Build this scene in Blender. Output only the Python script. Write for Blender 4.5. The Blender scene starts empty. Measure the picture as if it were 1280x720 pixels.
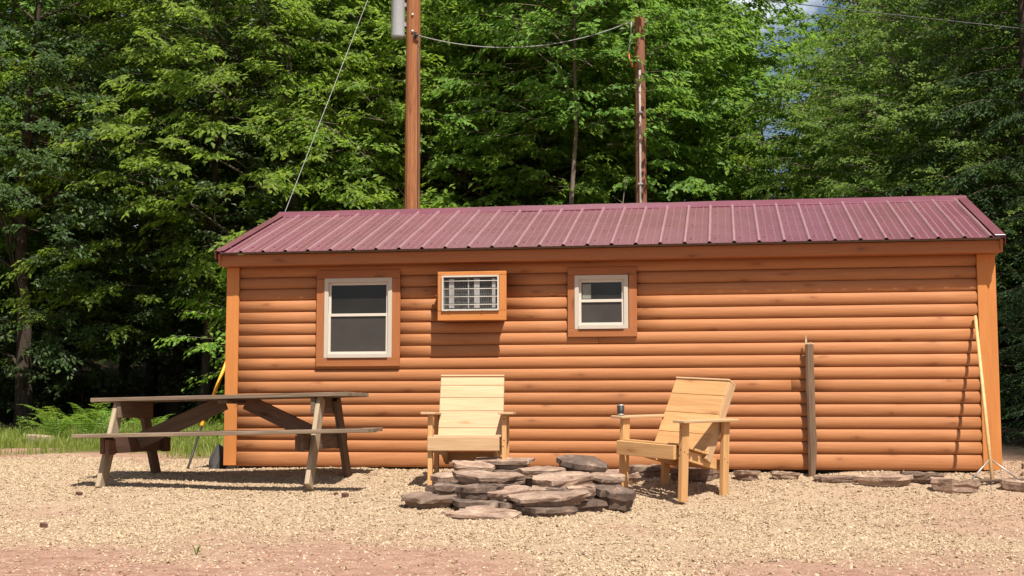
import bpy, bmesh, math, random
import numpy as np
from mathutils import Vector, Matrix

R = math.radians
scn = bpy.context.scene
COL = scn.collection

# ---------------------------------------------------------------- camera
cam_d = bpy.data.cameras.new('camera')
cam = bpy.data.objects.new('camera', cam_d)
COL.objects.link(cam)
cam.location = (4.781, -12.714, 0.637)
_yaw, _pit = R(-9.037), R(5.429)
_fw = Vector((math.sin(_yaw) * math.cos(_pit), math.cos(_yaw) * math.cos(_pit), math.sin(_pit)))
cam.rotation_euler = _fw.to_track_quat('-Z', 'Y').to_euler()
cam_d.sensor_width = 36.0
cam_d.lens = 36.0 * 1664.0 / 1280.0
cam_d.clip_start = 0.1
cam_d.clip_end = 1200
scn.camera = cam

# ---------------------------------------------------------------- light
SUN_EL, SUN_AZ = R(58), R(30)           # az: to the right of the wall's normal
sun_dir = Vector((math.sin(SUN_AZ) * math.cos(SUN_EL), -math.cos(SUN_AZ) * math.cos(SUN_EL), math.sin(SUN_EL)))
sl = bpy.data.lights.new('sun', 'SUN')
sl.energy = 5.0
sl.angle = R(0.53)
sl.color = (1.0, 0.95, 0.86)
so = bpy.data.objects.new('sun', sl)
so.rotation_euler = sun_dir.to_track_quat('Z', 'Y').to_euler()
so.location = (20, -30, 40)
COL.objects.link(so)

w = bpy.data.worlds.new('World')
scn.world = w
w.use_nodes = True
nt = w.node_tree
sky = nt.nodes.new('ShaderNodeTexSky')
sky.sky_type = 'NISHITA'
sky.sun_disc = False
sky.sun_elevation = SUN_EL
sky.sun_rotation = math.pi - SUN_AZ
sky.air_density = 1.0
sky.dust_density = 1.0
nt.nodes['Background'].inputs['Strength'].default_value = 0.055
_tc = nt.nodes.new('ShaderNodeTexCoord')
_cn = nt.nodes.new('ShaderNodeTexNoise')
_cn.inputs['Scale'].default_value = 4.2
_cn.inputs['Detail'].default_value = 7
_cn.inputs['Roughness'].default_value = .58
_cr = nt.nodes.new('ShaderNodeValToRGB')
_cr.color_ramp.elements[0].position = .50
_cr.color_ramp.elements[1].position = .62
_cm = nt.nodes.new('ShaderNodeMix')
_cm.data_type = 'RGBA'
_cm.inputs[7].default_value = (15.0, 15.5, 16.0, 1)
nt.links.new(_tc.outputs['Generated'], _cn.inputs['Vector'])
nt.links.new(_cn.outputs['Fac'], _cr.inputs[0])
nt.links.new(_cr.outputs[0], _cm.inputs[0])
nt.links.new(sky.outputs[0], _cm.inputs[6])
nt.links.new(_cm.outputs[2], nt.nodes['Background'].inputs['Color'])

vs = scn.view_settings
vs.view_transform = 'Standard'
vs.look = 'None'
vs.exposure = 0.70
vs.gamma = 1.0
vs.use_curve_mapping = False
scn.cycles.max_bounces = 6
scn.cycles.diffuse_bounces = 3
scn.cycles.glossy_bounces = 3
scn.cycles.transmission_bounces = 4
scn.cycles.transparent_max_bounces = 8

# ---------------------------------------------------------------- materials
class NT:
    def __init__(self, name):
        self.m = bpy.data.materials.new(name)
        self.m.use_nodes = True
        self.t = self.m.node_tree
        self.b = self.t.nodes['Principled BSDF']
        self.out = self.t.nodes['Material Output']
    def n(self, typ, **kw):
        x = self.t.nodes.new('ShaderNode' + typ)
        for k, v in kw.items():
            if k.startswith('i_'):
                x.inputs[k[2:].replace('_', ' ')].default_value = v
            else:
                setattr(x, k, v)
        return x
    def l(self, a, b):
        self.t.links.new(a, b)
    def ramp(self, fac, stops):
        r = self.n('ValToRGB')
        el = r.color_ramp.elements
        while len(el) < len(stops):
            el.new(0.5)
        for e, (p, c) in zip(el, stops):
            e.position = p
            e.color = (*c, 1) if len(c) == 3 else c
        self.l(fac, r.inputs[0])
        return r.outputs[0]
    def math(self, op, a, b=None, clamp=False):
        x = self.n('Math', operation=op, use_clamp=clamp)
        for i, v in enumerate((a, b)):
            if v is None:
                continue
            if isinstance(v, (int, float)):
                x.inputs[i].default_value = v
            else:
                self.l(v, x.inputs[i])
        return x.outputs[0]
    def mix(self, fac, a, b, blend='MIX'):
        x = self.n('Mix', data_type='RGBA', blend_type=blend)
        for sock, v in ((x.inputs[0], fac), (x.inputs[6], a), (x.inputs[7], b)):
            if isinstance(v, (int, float)):
                sock.default_value = v
            elif isinstance(v, tuple):
                sock.default_value = (*v, 1)
            else:
                self.l(v, sock)
        return x.outputs[2]
    def noise(self, vec, scale, detail=4, rough=.55, dist=0.0):
        x = self.n('TexNoise')
        x.inputs['Scale'].default_value = scale
        x.inputs['Detail'].default_value = detail
        x.inputs['Roughness'].default_value = rough
        x.inputs['Distortion'].default_value = dist
        if vec is not None:
            self.l(vec, x.inputs['Vector'])
        return x.outputs['Fac']
    def mapv(self, vec, scale=(1, 1, 1), loc=None):
        x = self.n('Mapping')
        x.inputs['Scale'].default_value = scale
        self.l(vec, x.inputs['Vector'])
        if loc is not None:
            self.l(loc, x.inputs['Location'])
        return x.outputs[0]
    def bump(self, h, strength=.3, dist=.01):
        x = self.n('Bump')
        x.inputs['Strength'].default_value = strength
        x.inputs['Distance'].default_value = dist
        self.l(h, x.inputs['Height'])
        self.l(x.outputs[0], self.b.inputs['Normal'])

def objcoord(t):
    tc = t.n('TexCoord')
    oi = t.n('ObjectInfo')
    sc = t.n('VectorMath', operation='SCALE')
    t.l(oi.outputs['Random'], sc.inputs['Scale'])
    sc.inputs[0].default_value = (37.0, 53.0, 71.0)
    ad = t.n('VectorMath', operation='ADD')
    t.l(tc.outputs['Object'], ad.inputs[0])
    t.l(sc.outputs[0], ad.inputs[1])
    return ad.outputs[0], oi.outputs['Random']

def wood(name, light, mid, dark, rough=.55, knots=.0, grain=1.0, var=.12, knot_col=(.05, .02, .01), spec=.3, bumpf=.25, kplane=('Y', 1.8, 6.0)):
    """board wood, grain along local X"""
    t = NT(name)
    v, rnd = objcoord(t)
    n1 = t.noise(t.mapv(v, (.7, 9, 9)), 1.6 * grain, 5, .6, 1.2)
    n2 = t.noise(t.mapv(v, (2.2, 70, 70)), 2.0, 3, .6)
    c = t.ramp(n1, [(.15, dark), (.48, mid), (.85, light)])
    c = t.mix(t.math('MULTIPLY', t.ramp(n2, [(.35, (1, 1, 1)), (.62, (0, 0, 0))]), .55), c, dark)
    if knots > 0:
        sx_ = t.n('SeparateXYZ')
        t.l(v, sx_.inputs[0])
        cb_ = t.n('CombineXYZ')
        wob = t.math('MULTIPLY', t.noise(v, 9, 3), .25)
        t.l(t.math('ADD', t.math('MULTIPLY', sx_.outputs['X'], kplane[1]), wob), cb_.inputs[0])
        t.l(t.math('ADD', t.math('MULTIPLY', sx_.outputs[kplane[0]], kplane[2]), wob), cb_.inputs[1])
        mv = cb_.outputs[0]
        vo = t.n('TexVoronoi', voronoi_dimensions='2D')
        vo.inputs['Scale'].default_value = 1.0
        t.l(mv, vo.inputs['Vector'])
        gate = t.n('SeparateColor')
        t.l(vo.outputs['Color'], gate.inputs[0])
        g = t.math('GREATER_THAN', gate.outputs[0], 1 - knots)
        k = t.ramp(vo.outputs['Distance'], [(.02, (1, 1, 1)), (.06, (.8, .8, .8)), (.085, (.2, .2, .2)), (.11, (.45, .45, .45)), (.15, (.12, .12, .12)), (.3, (0, 0, 0))])
        c = t.mix(t.math('MULTIPLY', t.math('MULTIPLY', k, g), .65), c, knot_col)
    hv = t.n('HueSaturation')
    t.l(c, hv.inputs['Color'])
    t.l(t.math('ADD', t.math('MULTIPLY', rnd, 2 * var), 1 - var), hv.inputs['Value'])
    t.l(hv.outputs[0], t.b.inputs['Base Color'])
    t.b.inputs['Roughness'].default_value = rough
    t.b.inputs['Specular IOR Level'].default_value = spec
    t.bump(t.math('ADD', n2, n1), bumpf, .004)
    return t.m

def plain(name, col, rough=.5, metal=0.0, spec=.4, nscale=14, namt=.15, bumps=0.0):
    t = NT(name)
    v, rnd = objcoord(t)
    n = t.noise(v, nscale, 5, .6)
    lo = tuple(x * (1 - namt) for x in col)
    hi = tuple(min(1, x * (1 + namt)) for x in col)
    t.l(t.ramp(n, [(.3, lo), (.7, hi)]), t.b.inputs['Base Color'])
    t.b.inputs['Roughness'].default_value = rough
    t.b.inputs['Metallic'].default_value = metal
    t.b.inputs['Specular IOR Level'].default_value = spec
    if bumps:
        t.bump(n, bumps, .01)
    return t.m

M = {}
M['log'] = wood('stained_log', (.425, .188, .080), (.38, .158, .064), (.30, .115, .044), rough=.62, knots=.5, var=.06, knot_col=(.165, .055, .020), spec=.18, kplane=('Z', 1.9, 6.0))
M['trim'] = wood('stained_trim', (.39, .148, .050), (.345, .122, .040), (.27, .088, .029), rough=.6, knots=.4, var=.06, knot_col=(.13, .04, .013))
M['post'] = wood('stained_post', (.54, .212, .056), (.49, .185, .047), (.41, .140, .036), rough=.6, knots=.45, var=.04, knot_col=(.16, .05, .015))
M['pine'] = wood('fresh_pine', (.54, .370, .215), (.49, .315, .175), (.40, .235, .115), rough=.6, knots=.12, var=.07, knot_col=(.30, .13, .04))
M['pine_warm'] = wood('warm_pine', (.62, .375, .17), (.55, .31, .13), (.43, .21, .08), rough=.6, knots=.12, var=.07, knot_col=(.24, .08, .03))
M['weathered'] = wood('weathered_wood', (.30, .225, .16), (.21, .15, .105), (.10, .068, .046), rough=.85, knots=.1, var=.22, knot_col=(.03, .02, .014), spec=.15, bumpf=.5)
M['redwood'] = wood('weathered_red_board', (.19, .110, .078), (.140, .080, .056), (.070, .040, .029), rough=.8, knots=.1, var=.15, knot_col=(.02, .01, .01), spec=.15, bumpf=.45)
M['old_stain'] = wood('old_brown_stain', (.215, .145, .098), (.150, .098, .066), (.075, .048, .032), rough=.8, knots=.1, var=.15, knot_col=(.03, .02, .01), spec=.15, bumpf=.45)
M['fadedwood'] = wood('bleached_wood', (.46, .37, .26), (.36, .28, .19), (.2, .145, .09), rough=.85, knots=.05, var=.12, spec=.12, bumpf=.5)
M['polewood'] = wood('pole_wood', (.40, .175, .075), (.30, .115, .046), (.13, .048, .022), rough=.8, knots=.08, var=.05, grain=.8, spec=.2)
M['polewood2'] = wood('dark_pole_wood', (.31, .145, .085), (.24, .102, .060), (.13, .055, .034), rough=.85, knots=.08, var=.05, grain=.8, spec=.1)
M['post_grey'] = wood('grey_post_wood', (.25, .165, .105), (.17, .108, .068), (.075, .045, .029), rough=.85, knots=.2, var=.05, spec=.12, bumpf=.7)
M['handle'] = wood('ash_handle', (.72, .50, .24), (.62, .40, .18), (.45, .26, .10), rough=.5, var=.05)
M['yellow'] = plain('yellow_paint', (.80, .38, .02), .4, namt=.08)
M['darksteel'] = plain('dark_steel', (.035, .03, .027), .55, .3, namt=.3)
M['greysteel'] = plain('grey_steel', (.42, .40, .37), .45, .6)
M['vinyl'] = plain('tan_vinyl', (.47, .41, .335), .65, namt=.03, spec=.2)
M['white_vinyl'] = plain('pale_vinyl', (.56, .50, .42), .65, namt=.03, spec=.2)
M['dark_in'] = plain('dark_interior', (.03, .025, .022), .9)
M['acmetal'] = plain('air_conditioner_metal', (.48, .44, .38), .45, namt=.06)
M['coil'] = plain('coil_metal', (.10, .098, .092), .5, .4, nscale=30, namt=.5)
M['transformer'] = plain('transformer_paint', (.36, .37, .37), .4, namt=.06)
M['porcelain'] = plain('porcelain', (.55, .55, .55), .25)
M['cable'] = plain('cable_black', (.04, .04, .04), .5)
M['cable_al'] = plain('cable_aluminium', (.50, .50, .50), .4, .5)
M['wire'] = plain('galvanised_wire', (.26, .26, .24), .7, spec=.2)
M['cable_red'] = plain('cable_red', (.55, .10, .04), .5)
M['conduit'] = plain('conduit_grey', (.30, .27, .25), .8, spec=.15)
M['back_panel'] = plain('plain_panel', (.36, .14, .05), .7)
M['floor_wood'] = plain('floor_timber', (.12, .08, .05), .8)

def roof_mat():
    t = NT('maroon_roof_metal')
    v, rnd = objcoord(t)
    n = t.noise(v, 2.2, 4, .6)
    f = t.noise(t.mapv(v, (30, 2, 2)), 2, 3, .6)
    c = t.ramp(n, [(.3, (.155, .044, .058)), (.7, (.180, .056, .072))])
    c = t.mix(t.math('MULTIPLY', f, .07), c, (.20, .085, .085))
    at = t.n('Attribute', attribute_name='rib_highlight')
    c = t.mix(t.math('MULTIPLY', at.outputs['Fac'], t.math('ADD', t.math('MULTIPLY', f, .35), .22)), c, (.50, .31, .33))  # bright lines of the ribs mixed into the base colour
    t.l(c, t.b.inputs['Base Color'])
    t.l(t.math('ADD', t.math('MULTIPLY', n, .14), .20), t.b.inputs['Roughness'])
    t.b.inputs['Specular IOR Level'].default_value = .8
    t.bump(n, .25, .02)
    return t.m
M['roof'] = roof_mat()

def pane_mat(name, col, rough):
    t = NT(name)
    v, rnd = objcoord(t)
    n = t.noise(v, 3.5, 3, .5)
    t.l(t.ramp(n, [(.3, tuple(c * .85 for c in col)), (.7, tuple(c * 1.15 for c in col))]), t.b.inputs['Base Color'])
    t.b.inputs['Roughness'].default_value = rough
    t.b.inputs['Specular IOR Level'].default_value = .35
    return t.m
M['glass'] = pane_mat('dark_window_glass', (.020, .017, .015), .06)
M['screen'] = pane_mat('screened_window_glass', (.047, .040, .035), .35)
M['curtain'] = plain('pale_curtain', (.20, .20, .17), .9)

def stone_mat():
    t = NT('slate_stone')
    v, rnd = objcoord(t)
    n1 = t.noise(v, 6, 6, .62)
    n2 = t.noise(t.mapv(v, (4, 4, 14)), 4, 4, .6)
    n3 = t.noise(v, 45, 4, .7)
    c = t.ramp(n1, [(.3, (.15, .090, .064)), (.5, (.27, .175, .122)), (.7, (.44, .315, .225))])
    c = t.mix(t.math('MULTIPLY', t.ramp(n2, [(.4, (1, 1, 1)), (.58, (0, 0, 0))]), .32), c, (.085, .050, .038))
    c = t.mix(t.math('MULTIPLY', t.ramp(n3, [(.45, (0, 0, 0)), (.7, (1, 1, 1))]), .3), c, (.42, .33, .27))
    hv = t.n('HueSaturation')
    t.l(c, hv.inputs['Color'])
    t.l(t.math('ADD', t.math('MULTIPLY', rnd, .7), .6), hv.inputs['Value'])
    t.l(hv.outputs[0], t.b.inputs['Base Color'])
    t.b.inputs['Roughness'].default_value = .85
    t.b.inputs['Specular IOR Level'].default_value = .25
    t.bump(t.math('ADD', n2, t.math('MULTIPLY', n3, .6)), .7, .012)
    return t.m
M['stone'] = stone_mat()

def dark_stone_mat():
    t = NT('dark_slate')
    v, rnd = objcoord(t)
    n1 = t.noise(v, 7, 6, .62)
    n3 = t.noise(v, 45, 4, .7)
    t.l(t.ramp(n1, [(.3, (.050, .031, .022)), (.55, (.125, .080, .057)), (.72, (.30, .205, .150))]), t.b.inputs['Base Color'])
    t.b.inputs['Roughness'].default_value = .8
    t.bump(t.math('ADD', n1, t.math('MULTIPLY', n3, .6)), .8, .012)
    return t.m
M['dark_stone'] = dark_stone_mat()
M['clod'] = plain('dirt_clod', (.10, .048, .032), .95, nscale=30, namt=.5, bumps=.6)

def island_rand(t):
    g = t.n('NewGeometry')
    return g.outputs['Random Per Island']

def pebble_mat():
    t = NT('gravel_pebbles')
    r = island_rand(t)
    c = t.ramp(r, [(0, (.18, .115, .075)), (.08, (.29, .200, .130)), (.3, (.365, .268, .170)), (.65, (.43, .322, .206)), (.92, (.475, .365, .242)), (1, (.53, .42, .30))])
    t.l(c, t.b.inputs['Base Color'])
    t.b.inputs['Roughness'].default_value = .9
    t.b.inputs['Specular IOR Level'].default_value = .15
    return t.m
M['pebble'] = pebble_mat()

def crumb_mat():
    t = NT('dirt_crumb')
    t.l(t.ramp(island_rand(t), [(0, (.16, .078, .052)), (.4, (.30, .165, .115)), (.8, (.42, .26, .19)), (1, (.50, .35, .26))]), t.b.inputs['Base Color'])
    t.b.inputs['Roughness'].default_value = .95
    t.b.inputs['Specular IOR Level'].default_value = .1
    return t.m
M['crumb'] = crumb_mat()

def leaf_mat(name, cols, trans, tfac=.38, rough=.5, spec=.35):
    t = NT(name)
    r = island_rand(t)
    oi = t.n('ObjectInfo')
    c = t.ramp(r, [(0, cols[0]), (.5, cols[1]), (1, cols[2])])
    hv = t.n('HueSaturation')
    t.l(c, hv.inputs['Color'])
    t.l(t.math('ADD', t.math('MULTIPLY', oi.outputs['Random'], .4), .8), hv.inputs['Value'])
    t.l(t.math('ADD', t.math('MULTIPLY', oi.outputs['Random'], .03), .485), hv.inputs['Hue'])
    t.l(hv.outputs[0], t.b.inputs['Base Color'])
    t.b.inputs['Roughness'].default_value = rough
    t.b.inputs['Specular IOR Level'].default_value = spec
    tr = t.n('BsdfTranslucent')
    hv2 = t.n('HueSaturation')
    hv2.inputs['Color'].default_value = (*trans, 1)
    t.l(t.math('ADD', t.math('MULTIPLY', r, .5), .75), hv2.inputs['Value'])
    t.l(hv2.outputs[0], tr.inputs['Color'])
    mx = t.n('MixShader')
    mx.inputs[0].default_value = tfac
    t.l(t.b.outputs[0], mx.inputs[1])
    t.l(tr.outputs[0], mx.inputs[2])
    t.l(mx.outputs[0], t.out.inputs[0])
    return t.m
M['leaf_a'] = leaf_mat('beech_leaf', [(.072, .135, .018), (.138, .222, .030), (.235, .315, .050)], (.38, .55, .06), .45, .5, .2)
M['leaf_b'] = leaf_mat('maple_leaf', [(.060, .125, .022), (.118, .205, .034), (.195, .285, .050)], (.31, .50, .07), .45, .5, .2)
M['leaf_c'] = leaf_mat('blue_green_leaf', [(.070, .135, .030), (.132, .220, .044), (.210, .300, .062)], (.32, .50, .08), .45, .5, .2)
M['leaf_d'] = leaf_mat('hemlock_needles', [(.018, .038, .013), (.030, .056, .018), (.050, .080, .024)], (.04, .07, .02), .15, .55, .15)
M['leaf_e'] = leaf_mat('shaded_beech_leaf', [(.026, .052, .012), (.045, .080, .018), (.075, .115, .026)], (.09, .14, .025))  # beech leaf darkened, the shade of the wood put into its colour
M['leaf_f'] = leaf_mat('fern_green', [(.10, .20, .025), (.16, .27, .04), (.22, .33, .055)], (.34, .50, .06))
M['grass'] = leaf_mat('grass_blades', [(.12, .17, .024), (.18, .23, .036), (.30, .29, .08)], (.32, .40, .06))

def bark(name, a, b):
    t = NT(name)
    tc = t.n('TexCoord')
    n = t.noise(t.mapv(tc.outputs['Object'], (9, 9, 1.6)), 2.0, 6, .65, .6)
    t.l(t.ramp(n, [(.3, a), (.68, b)]), t.b.inputs['Base Color'])
    t.b.inputs['Roughness'].default_value = .9
    t.b.inputs['Specular IOR Level'].default_value = .1
    t.bump(n, .8, .02)
    return t.m
M['bark'] = bark('grey_bark', (.055, .042, .032), (.17, .14, .11))
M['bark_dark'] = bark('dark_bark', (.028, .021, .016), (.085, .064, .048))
M['bark_pale'] = bark('pale_bark', (.09, .068, .054), (.23, .18, .145))

# ---------------------------------------------------------------- object helpers
def tag(o, label=None, cat=None, group=None, kind=None):
    if label: o['label'] = label
    if cat: o['category'] = cat
    if group: o['group'] = group
    if kind: o['kind'] = kind
    return o

def thing(name, loc, label, cat, group=None, rz=0.0, rot=None):
    o = bpy.data.objects.new(name, None)
    o.empty_display_size = .2
    COL.objects.link(o)
    o.location = loc
    o.rotation_euler = rot if rot else (0, 0, rz)
    return tag(o, label, cat, group)

def link(name, me, parent=None, mat=None):
    if mat is not None and not me.materials:
        me.materials.append(mat)
    o = bpy.data.objects.new(name, me)
    COL.objects.link(o)
    if parent is not None:
        o.parent = parent
    return o

def mesh_np(name, V, F, mat=None, mat2=None, midx=None, smooth=False):
    V = np.ascontiguousarray(V, dtype=np.float32)
    F = np.ascontiguousarray(F, dtype=np.int32)
    me = bpy.data.meshes.new(name)
    k = F.shape[1]
    me.vertices.add(len(V))
    me.vertices.foreach_set('co', V.ravel())
    me.loops.add(F.size)
    me.loops.foreach_set('vertex_index', F.ravel())
    me.polygons.add(len(F))
    me.polygons.foreach_set('loop_start', np.arange(0, F.size, k, dtype=np.int32))
    me.polygons.foreach_set('use_smooth', np.full(len(F), bool(smooth)))
    if mat: me.materials.append(mat)
    if mat2: me.materials.append(mat2)
    if midx is not None:
        me.polygons.foreach_set('material_index', np.ascontiguousarray(midx, dtype=np.int32))
    me.update(calc_edges=True)
    return me

_bcache = {}
def board_mesh(L, W, T, mat, bev=.004):
    key = (round(L, 4), round(W, 4), round(T, 4), mat.name, bev)
    if key in _bcache:
        return _bcache[key]
    bm = bmesh.new()
    bmesh.ops.create_cube(bm, size=1.0)
    for v in bm.verts:
        v.co.x *= L; v.co.y *= W; v.co.z *= T
    if bev > 0:
        bmesh.ops.bevel(bm, geom=bm.edges[:], offset=min(bev, T * .3, W * .3), segments=1, affect='EDGES')
    me = bpy.data.meshes.new('board')
    bm.to_mesh(me); bm.free()
    me.materials.append(mat)
    _bcache[key] = me
    return me

def beam(name, p0, p1, W, T, nrm, mat, parent=None, bev=.004):
    """a board from p0 to p1 (its centre line), width W, thickness T along nrm; grain along its length"""
    p0, p1 = Vector(p0), Vector(p1)
    x = (p1 - p0); L = x.length; x.normalize()
    z = Vector(nrm); z = (z - x * z.dot(x)).normalized()
    y = z.cross(x)
    o = link(name, board_mesh(L, W, T, mat, bev), parent)
    mt = Matrix((x, y, z)).transposed().to_4x4()
    mt.translation = (p0 + p1) / 2
    o.matrix_local = mt
    return o

def tube(pts, rad, sides=6, cap=True):
    pts = np.asarray(pts, float)
    n = len(pts)
    rad = np.broadcast_to(np.asarray(rad, float), (n,))
    t = np.gradient(pts, axis=0)
    t /= np.linalg.norm(t, axis=1)[:, None] + 1e-9
    ref = np.array([0, 0, 1.0]) if abs(t[:, 2]).mean() < .8 else np.array([1.0, 0, 0])
    a = np.cross(t, ref); a /= np.linalg.norm(a, axis=1)[:, None] + 1e-9
    b = np.cross(t, a)
    ang = np.arange(sides) / sides * 2 * np.pi
    V = pts[:, None] + rad[:, None, None] * (np.cos(ang)[None, :, None] * a[:, None] + np.sin(ang)[None, :, None] * b[:, None])
    V = V.reshape(-1, 3)
    F = []
    for i in range(n - 1):
        for j in range(sides):
            j2 = (j + 1) % sides
            p, q, r, s = i * sides + j, i * sides + j2, (i + 1) * sides + j2, (i + 1) * sides + j
            F += [(p, q, r), (p, r, s)]
    if cap:
        for e, base in ((0, 0), (1, (n - 1) * sides)):
            V = np.vstack([V, pts[0 if e == 0 else -1][None]])
            c = len(V) - 1
            for j in range(sides):
                j2 = (j + 1) % sides
                F.append((c, base + j2, base + j) if e == 0 else (c, base + j, base + j2))
    return V, np.array(F, dtype=np.int32)

def tube_obj(name, pts, rad, mat, parent=None, sides=8, smooth=True):
    V, F = tube(pts, rad, sides)
    return link(name, mesh_np(name, V, F, mat, smooth=smooth), parent)

class Buf:
    def __init__(self): self.V, self.F, self.n = [], [], 0
    def add(self, V, F):
        self.V.append(V); self.F.append(F + self.n); self.n += len(V)
    def get(self): return np.vstack(self.V), np.vstack(self.F)

def box_buf(buf, lo, hi):
    x0, y0, z0 = lo; x1, y1, z1 = hi
    V = np.array([(x0, y0, z0), (x1, y0, z0), (x1, y1, z0), (x0, y1, z0), (x0, y0, z1), (x1, y0, z1), (x1, y1, z1), (x0, y1, z1)], float)
    F = np.array([(0, 2, 1), (0, 3, 2), (4, 5, 6), (4, 6, 7), (0, 1, 5), (0, 5, 4), (1, 2, 6), (1, 6, 5), (2, 3, 7), (2, 7, 6), (3, 0, 4), (3, 4, 7)], dtype=np.int32)
    buf.add(V, F)

def box_obj(name, lo, hi, mat, parent=None):
    b = Buf(); box_buf(b, lo, hi)
    V, F = b.get()
    return link(name, mesh_np(name, V, F, mat), parent)

# ---------------------------------------------------------------- terrain
def sstep(a, b, x):
    t = np.clip((x - a) / (b - a), 0, 1)
    return t * t * (3 - 2 * t)

_rs = np.random.RandomState(5)
_waves = [(_rs.uniform(.5, 3.2), _rs.uniform(0, 6.28), _rs.uniform(0, 6.28)) for _ in range(14)]
def g(x, y):
    x = np.asarray(x, float); y = np.asarray(y, float)
    z = np.interp(y, [-40, -8, -4, -3, -2.1, -1.5, -.8, -.3, 0, 3, 6.5, 10, 14, 24, 60, 150],
                  [-.14, -.15, -.14, -.12, -.05, -.005, .045, .09, .11, .10, .22, .33, .5, 1.8, 8.0, 16])
    z = z - .07 * sstep(3.7, 4.5, x) * sstep(-.6, -1.4, y) * sstep(-6, -2.5, y)
    z = z + .035 * sstep(1.6, .6, x) * sstep(-2.8, -1.8, y) * sstep(-.3, -.7, y)
    z = z + .03 * np.exp(-((x - 1.0) / .7) ** 2 - ((y + .35) / .3) ** 2)
    z = z + .055 * np.exp(-((x - 6.1) / .5) ** 2 - ((y + .33) / .22) ** 2) + .03 * sstep(5.9, 6.6, x) * np.exp(-((y + .45) / .3) ** 2) * (1 + .8 * np.sin(x * 9) * np.sin(y * 11 + x * 3)) + .10 * np.exp(-((x - 7.75) / .45) ** 2 - ((y + .1) / .5) ** 2)
    z = z - .06 * np.exp(-((x - 5.56) / .16) ** 2 - ((y + .18) / .16) ** 2)
    s = 0
    for f, a, b in _waves:
        s = s + np.sin(f * (x * math.cos(a) + y * math.sin(a)) * 2 + b) / f
    z = z + .0065 * s
    return z
def G(x, y): return float(g(x, y))

def smoothnoise(x, y, seed, f):
    rs = np.random.RandomState(seed)
    s = 0
    for i in range(10):
        a, b, k = rs.uniform(0, 6.28), rs.uniform(0, 6.28), f * rs.uniform(.5, 2.2)
        s = s + np.sin(k * (x * math.cos(a) + y * math.sin(a)) + b)
    return s / 10 ** .5

def gravel_mask(x, y):
    """1 where the tan gravel lies, 0 on bare red dirt / grass"""
    n = smoothnoise(x, y, 3, 2.6)
    back = sstep(3.2, 2.0, y + .5 * n)
    edge = -4.95 - .0 * x + .18 * np.sin(x * .9 + .6) + .4 * n
    near = sstep(edge - 1.0, edge + .55, y + .25 * sstep(3.0, 5.5, x))
    side = sstep(-5.5, -3.4, x + n * .6)
    n2 = smoothnoise(x, y, 23, 1.5)
    patch = 1 - .55 * sstep(.55, 1.25, n2) * sstep(-2.2, -3.2, y)
    right = 1 - .60 * sstep(5.3, 6.6, x + .5 * n) * sstep(-.75, -1.25, y + .2 * n2) * sstep(1.4, .1, n2)
    foot = 1 - .75 * sstep(6.9, 7.5, x) * sstep(-1.2, -.7, y)
    return back * near * (.35 + .65 * side) * patch * right * foot

def ground_mat():
    t = NT('ground')
    at = t.n('Attribute', attribute_name='zone')
    sp = t.n('SeparateColor')
    t.l(at.outputs['Color'], sp.inputs[0])
    ge = t.n('NewGeometry')
    p = ge.outputs['Position']
    n1 = t.noise(p, 1.1, 6, .6)
    n2 = t.noise(p, 9, 6, .65)
    n3 = t.noise(p, 60, 4, .7)
    dirt = t.ramp(n2, [(.28, (.25, .132, .092)), (.5, (.37, .218, .155)), (.72, (.46, .295, .215))])
    dirt = t.mix(t.math('MULTIPLY', t.ramp(n3, [(.35, (1, 1, 1)), (.55, (0, 0, 0))]), .35), dirt, (.16, .075, .05))
    grav = t.ramp(n3, [(.3, (.24, .160, .105)), (.5, (.40, .285, .19)), (.7, (.52, .38, .26))])
    grass = t.ramp(n2, [(.3, (.07, .075, .022)), (.7, (.16, .145, .045))])
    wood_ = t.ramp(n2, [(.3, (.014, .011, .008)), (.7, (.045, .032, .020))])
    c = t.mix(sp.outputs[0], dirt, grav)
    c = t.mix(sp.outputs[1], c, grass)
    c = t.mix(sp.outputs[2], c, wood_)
    t.l(c, t.b.inputs['Base Color'])
    t.b.inputs['Roughness'].default_value = .95
    t.b.inputs['Specular IOR Level'].default_value = .1
    t.bump(t.math('ADD', n2, t.math('MULTIPLY', n3, .7)), .8, .03)
    return t.m

def grass_zone(x, y):
    n = smoothnoise(x, y, 8, 1.7)
    return sstep(3.2, 4.4, y + .5 * n) * sstep(11.0, 9.0, y + .3 * n) * sstep(3.5, -.2, x * .6 + n * .3)

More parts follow.
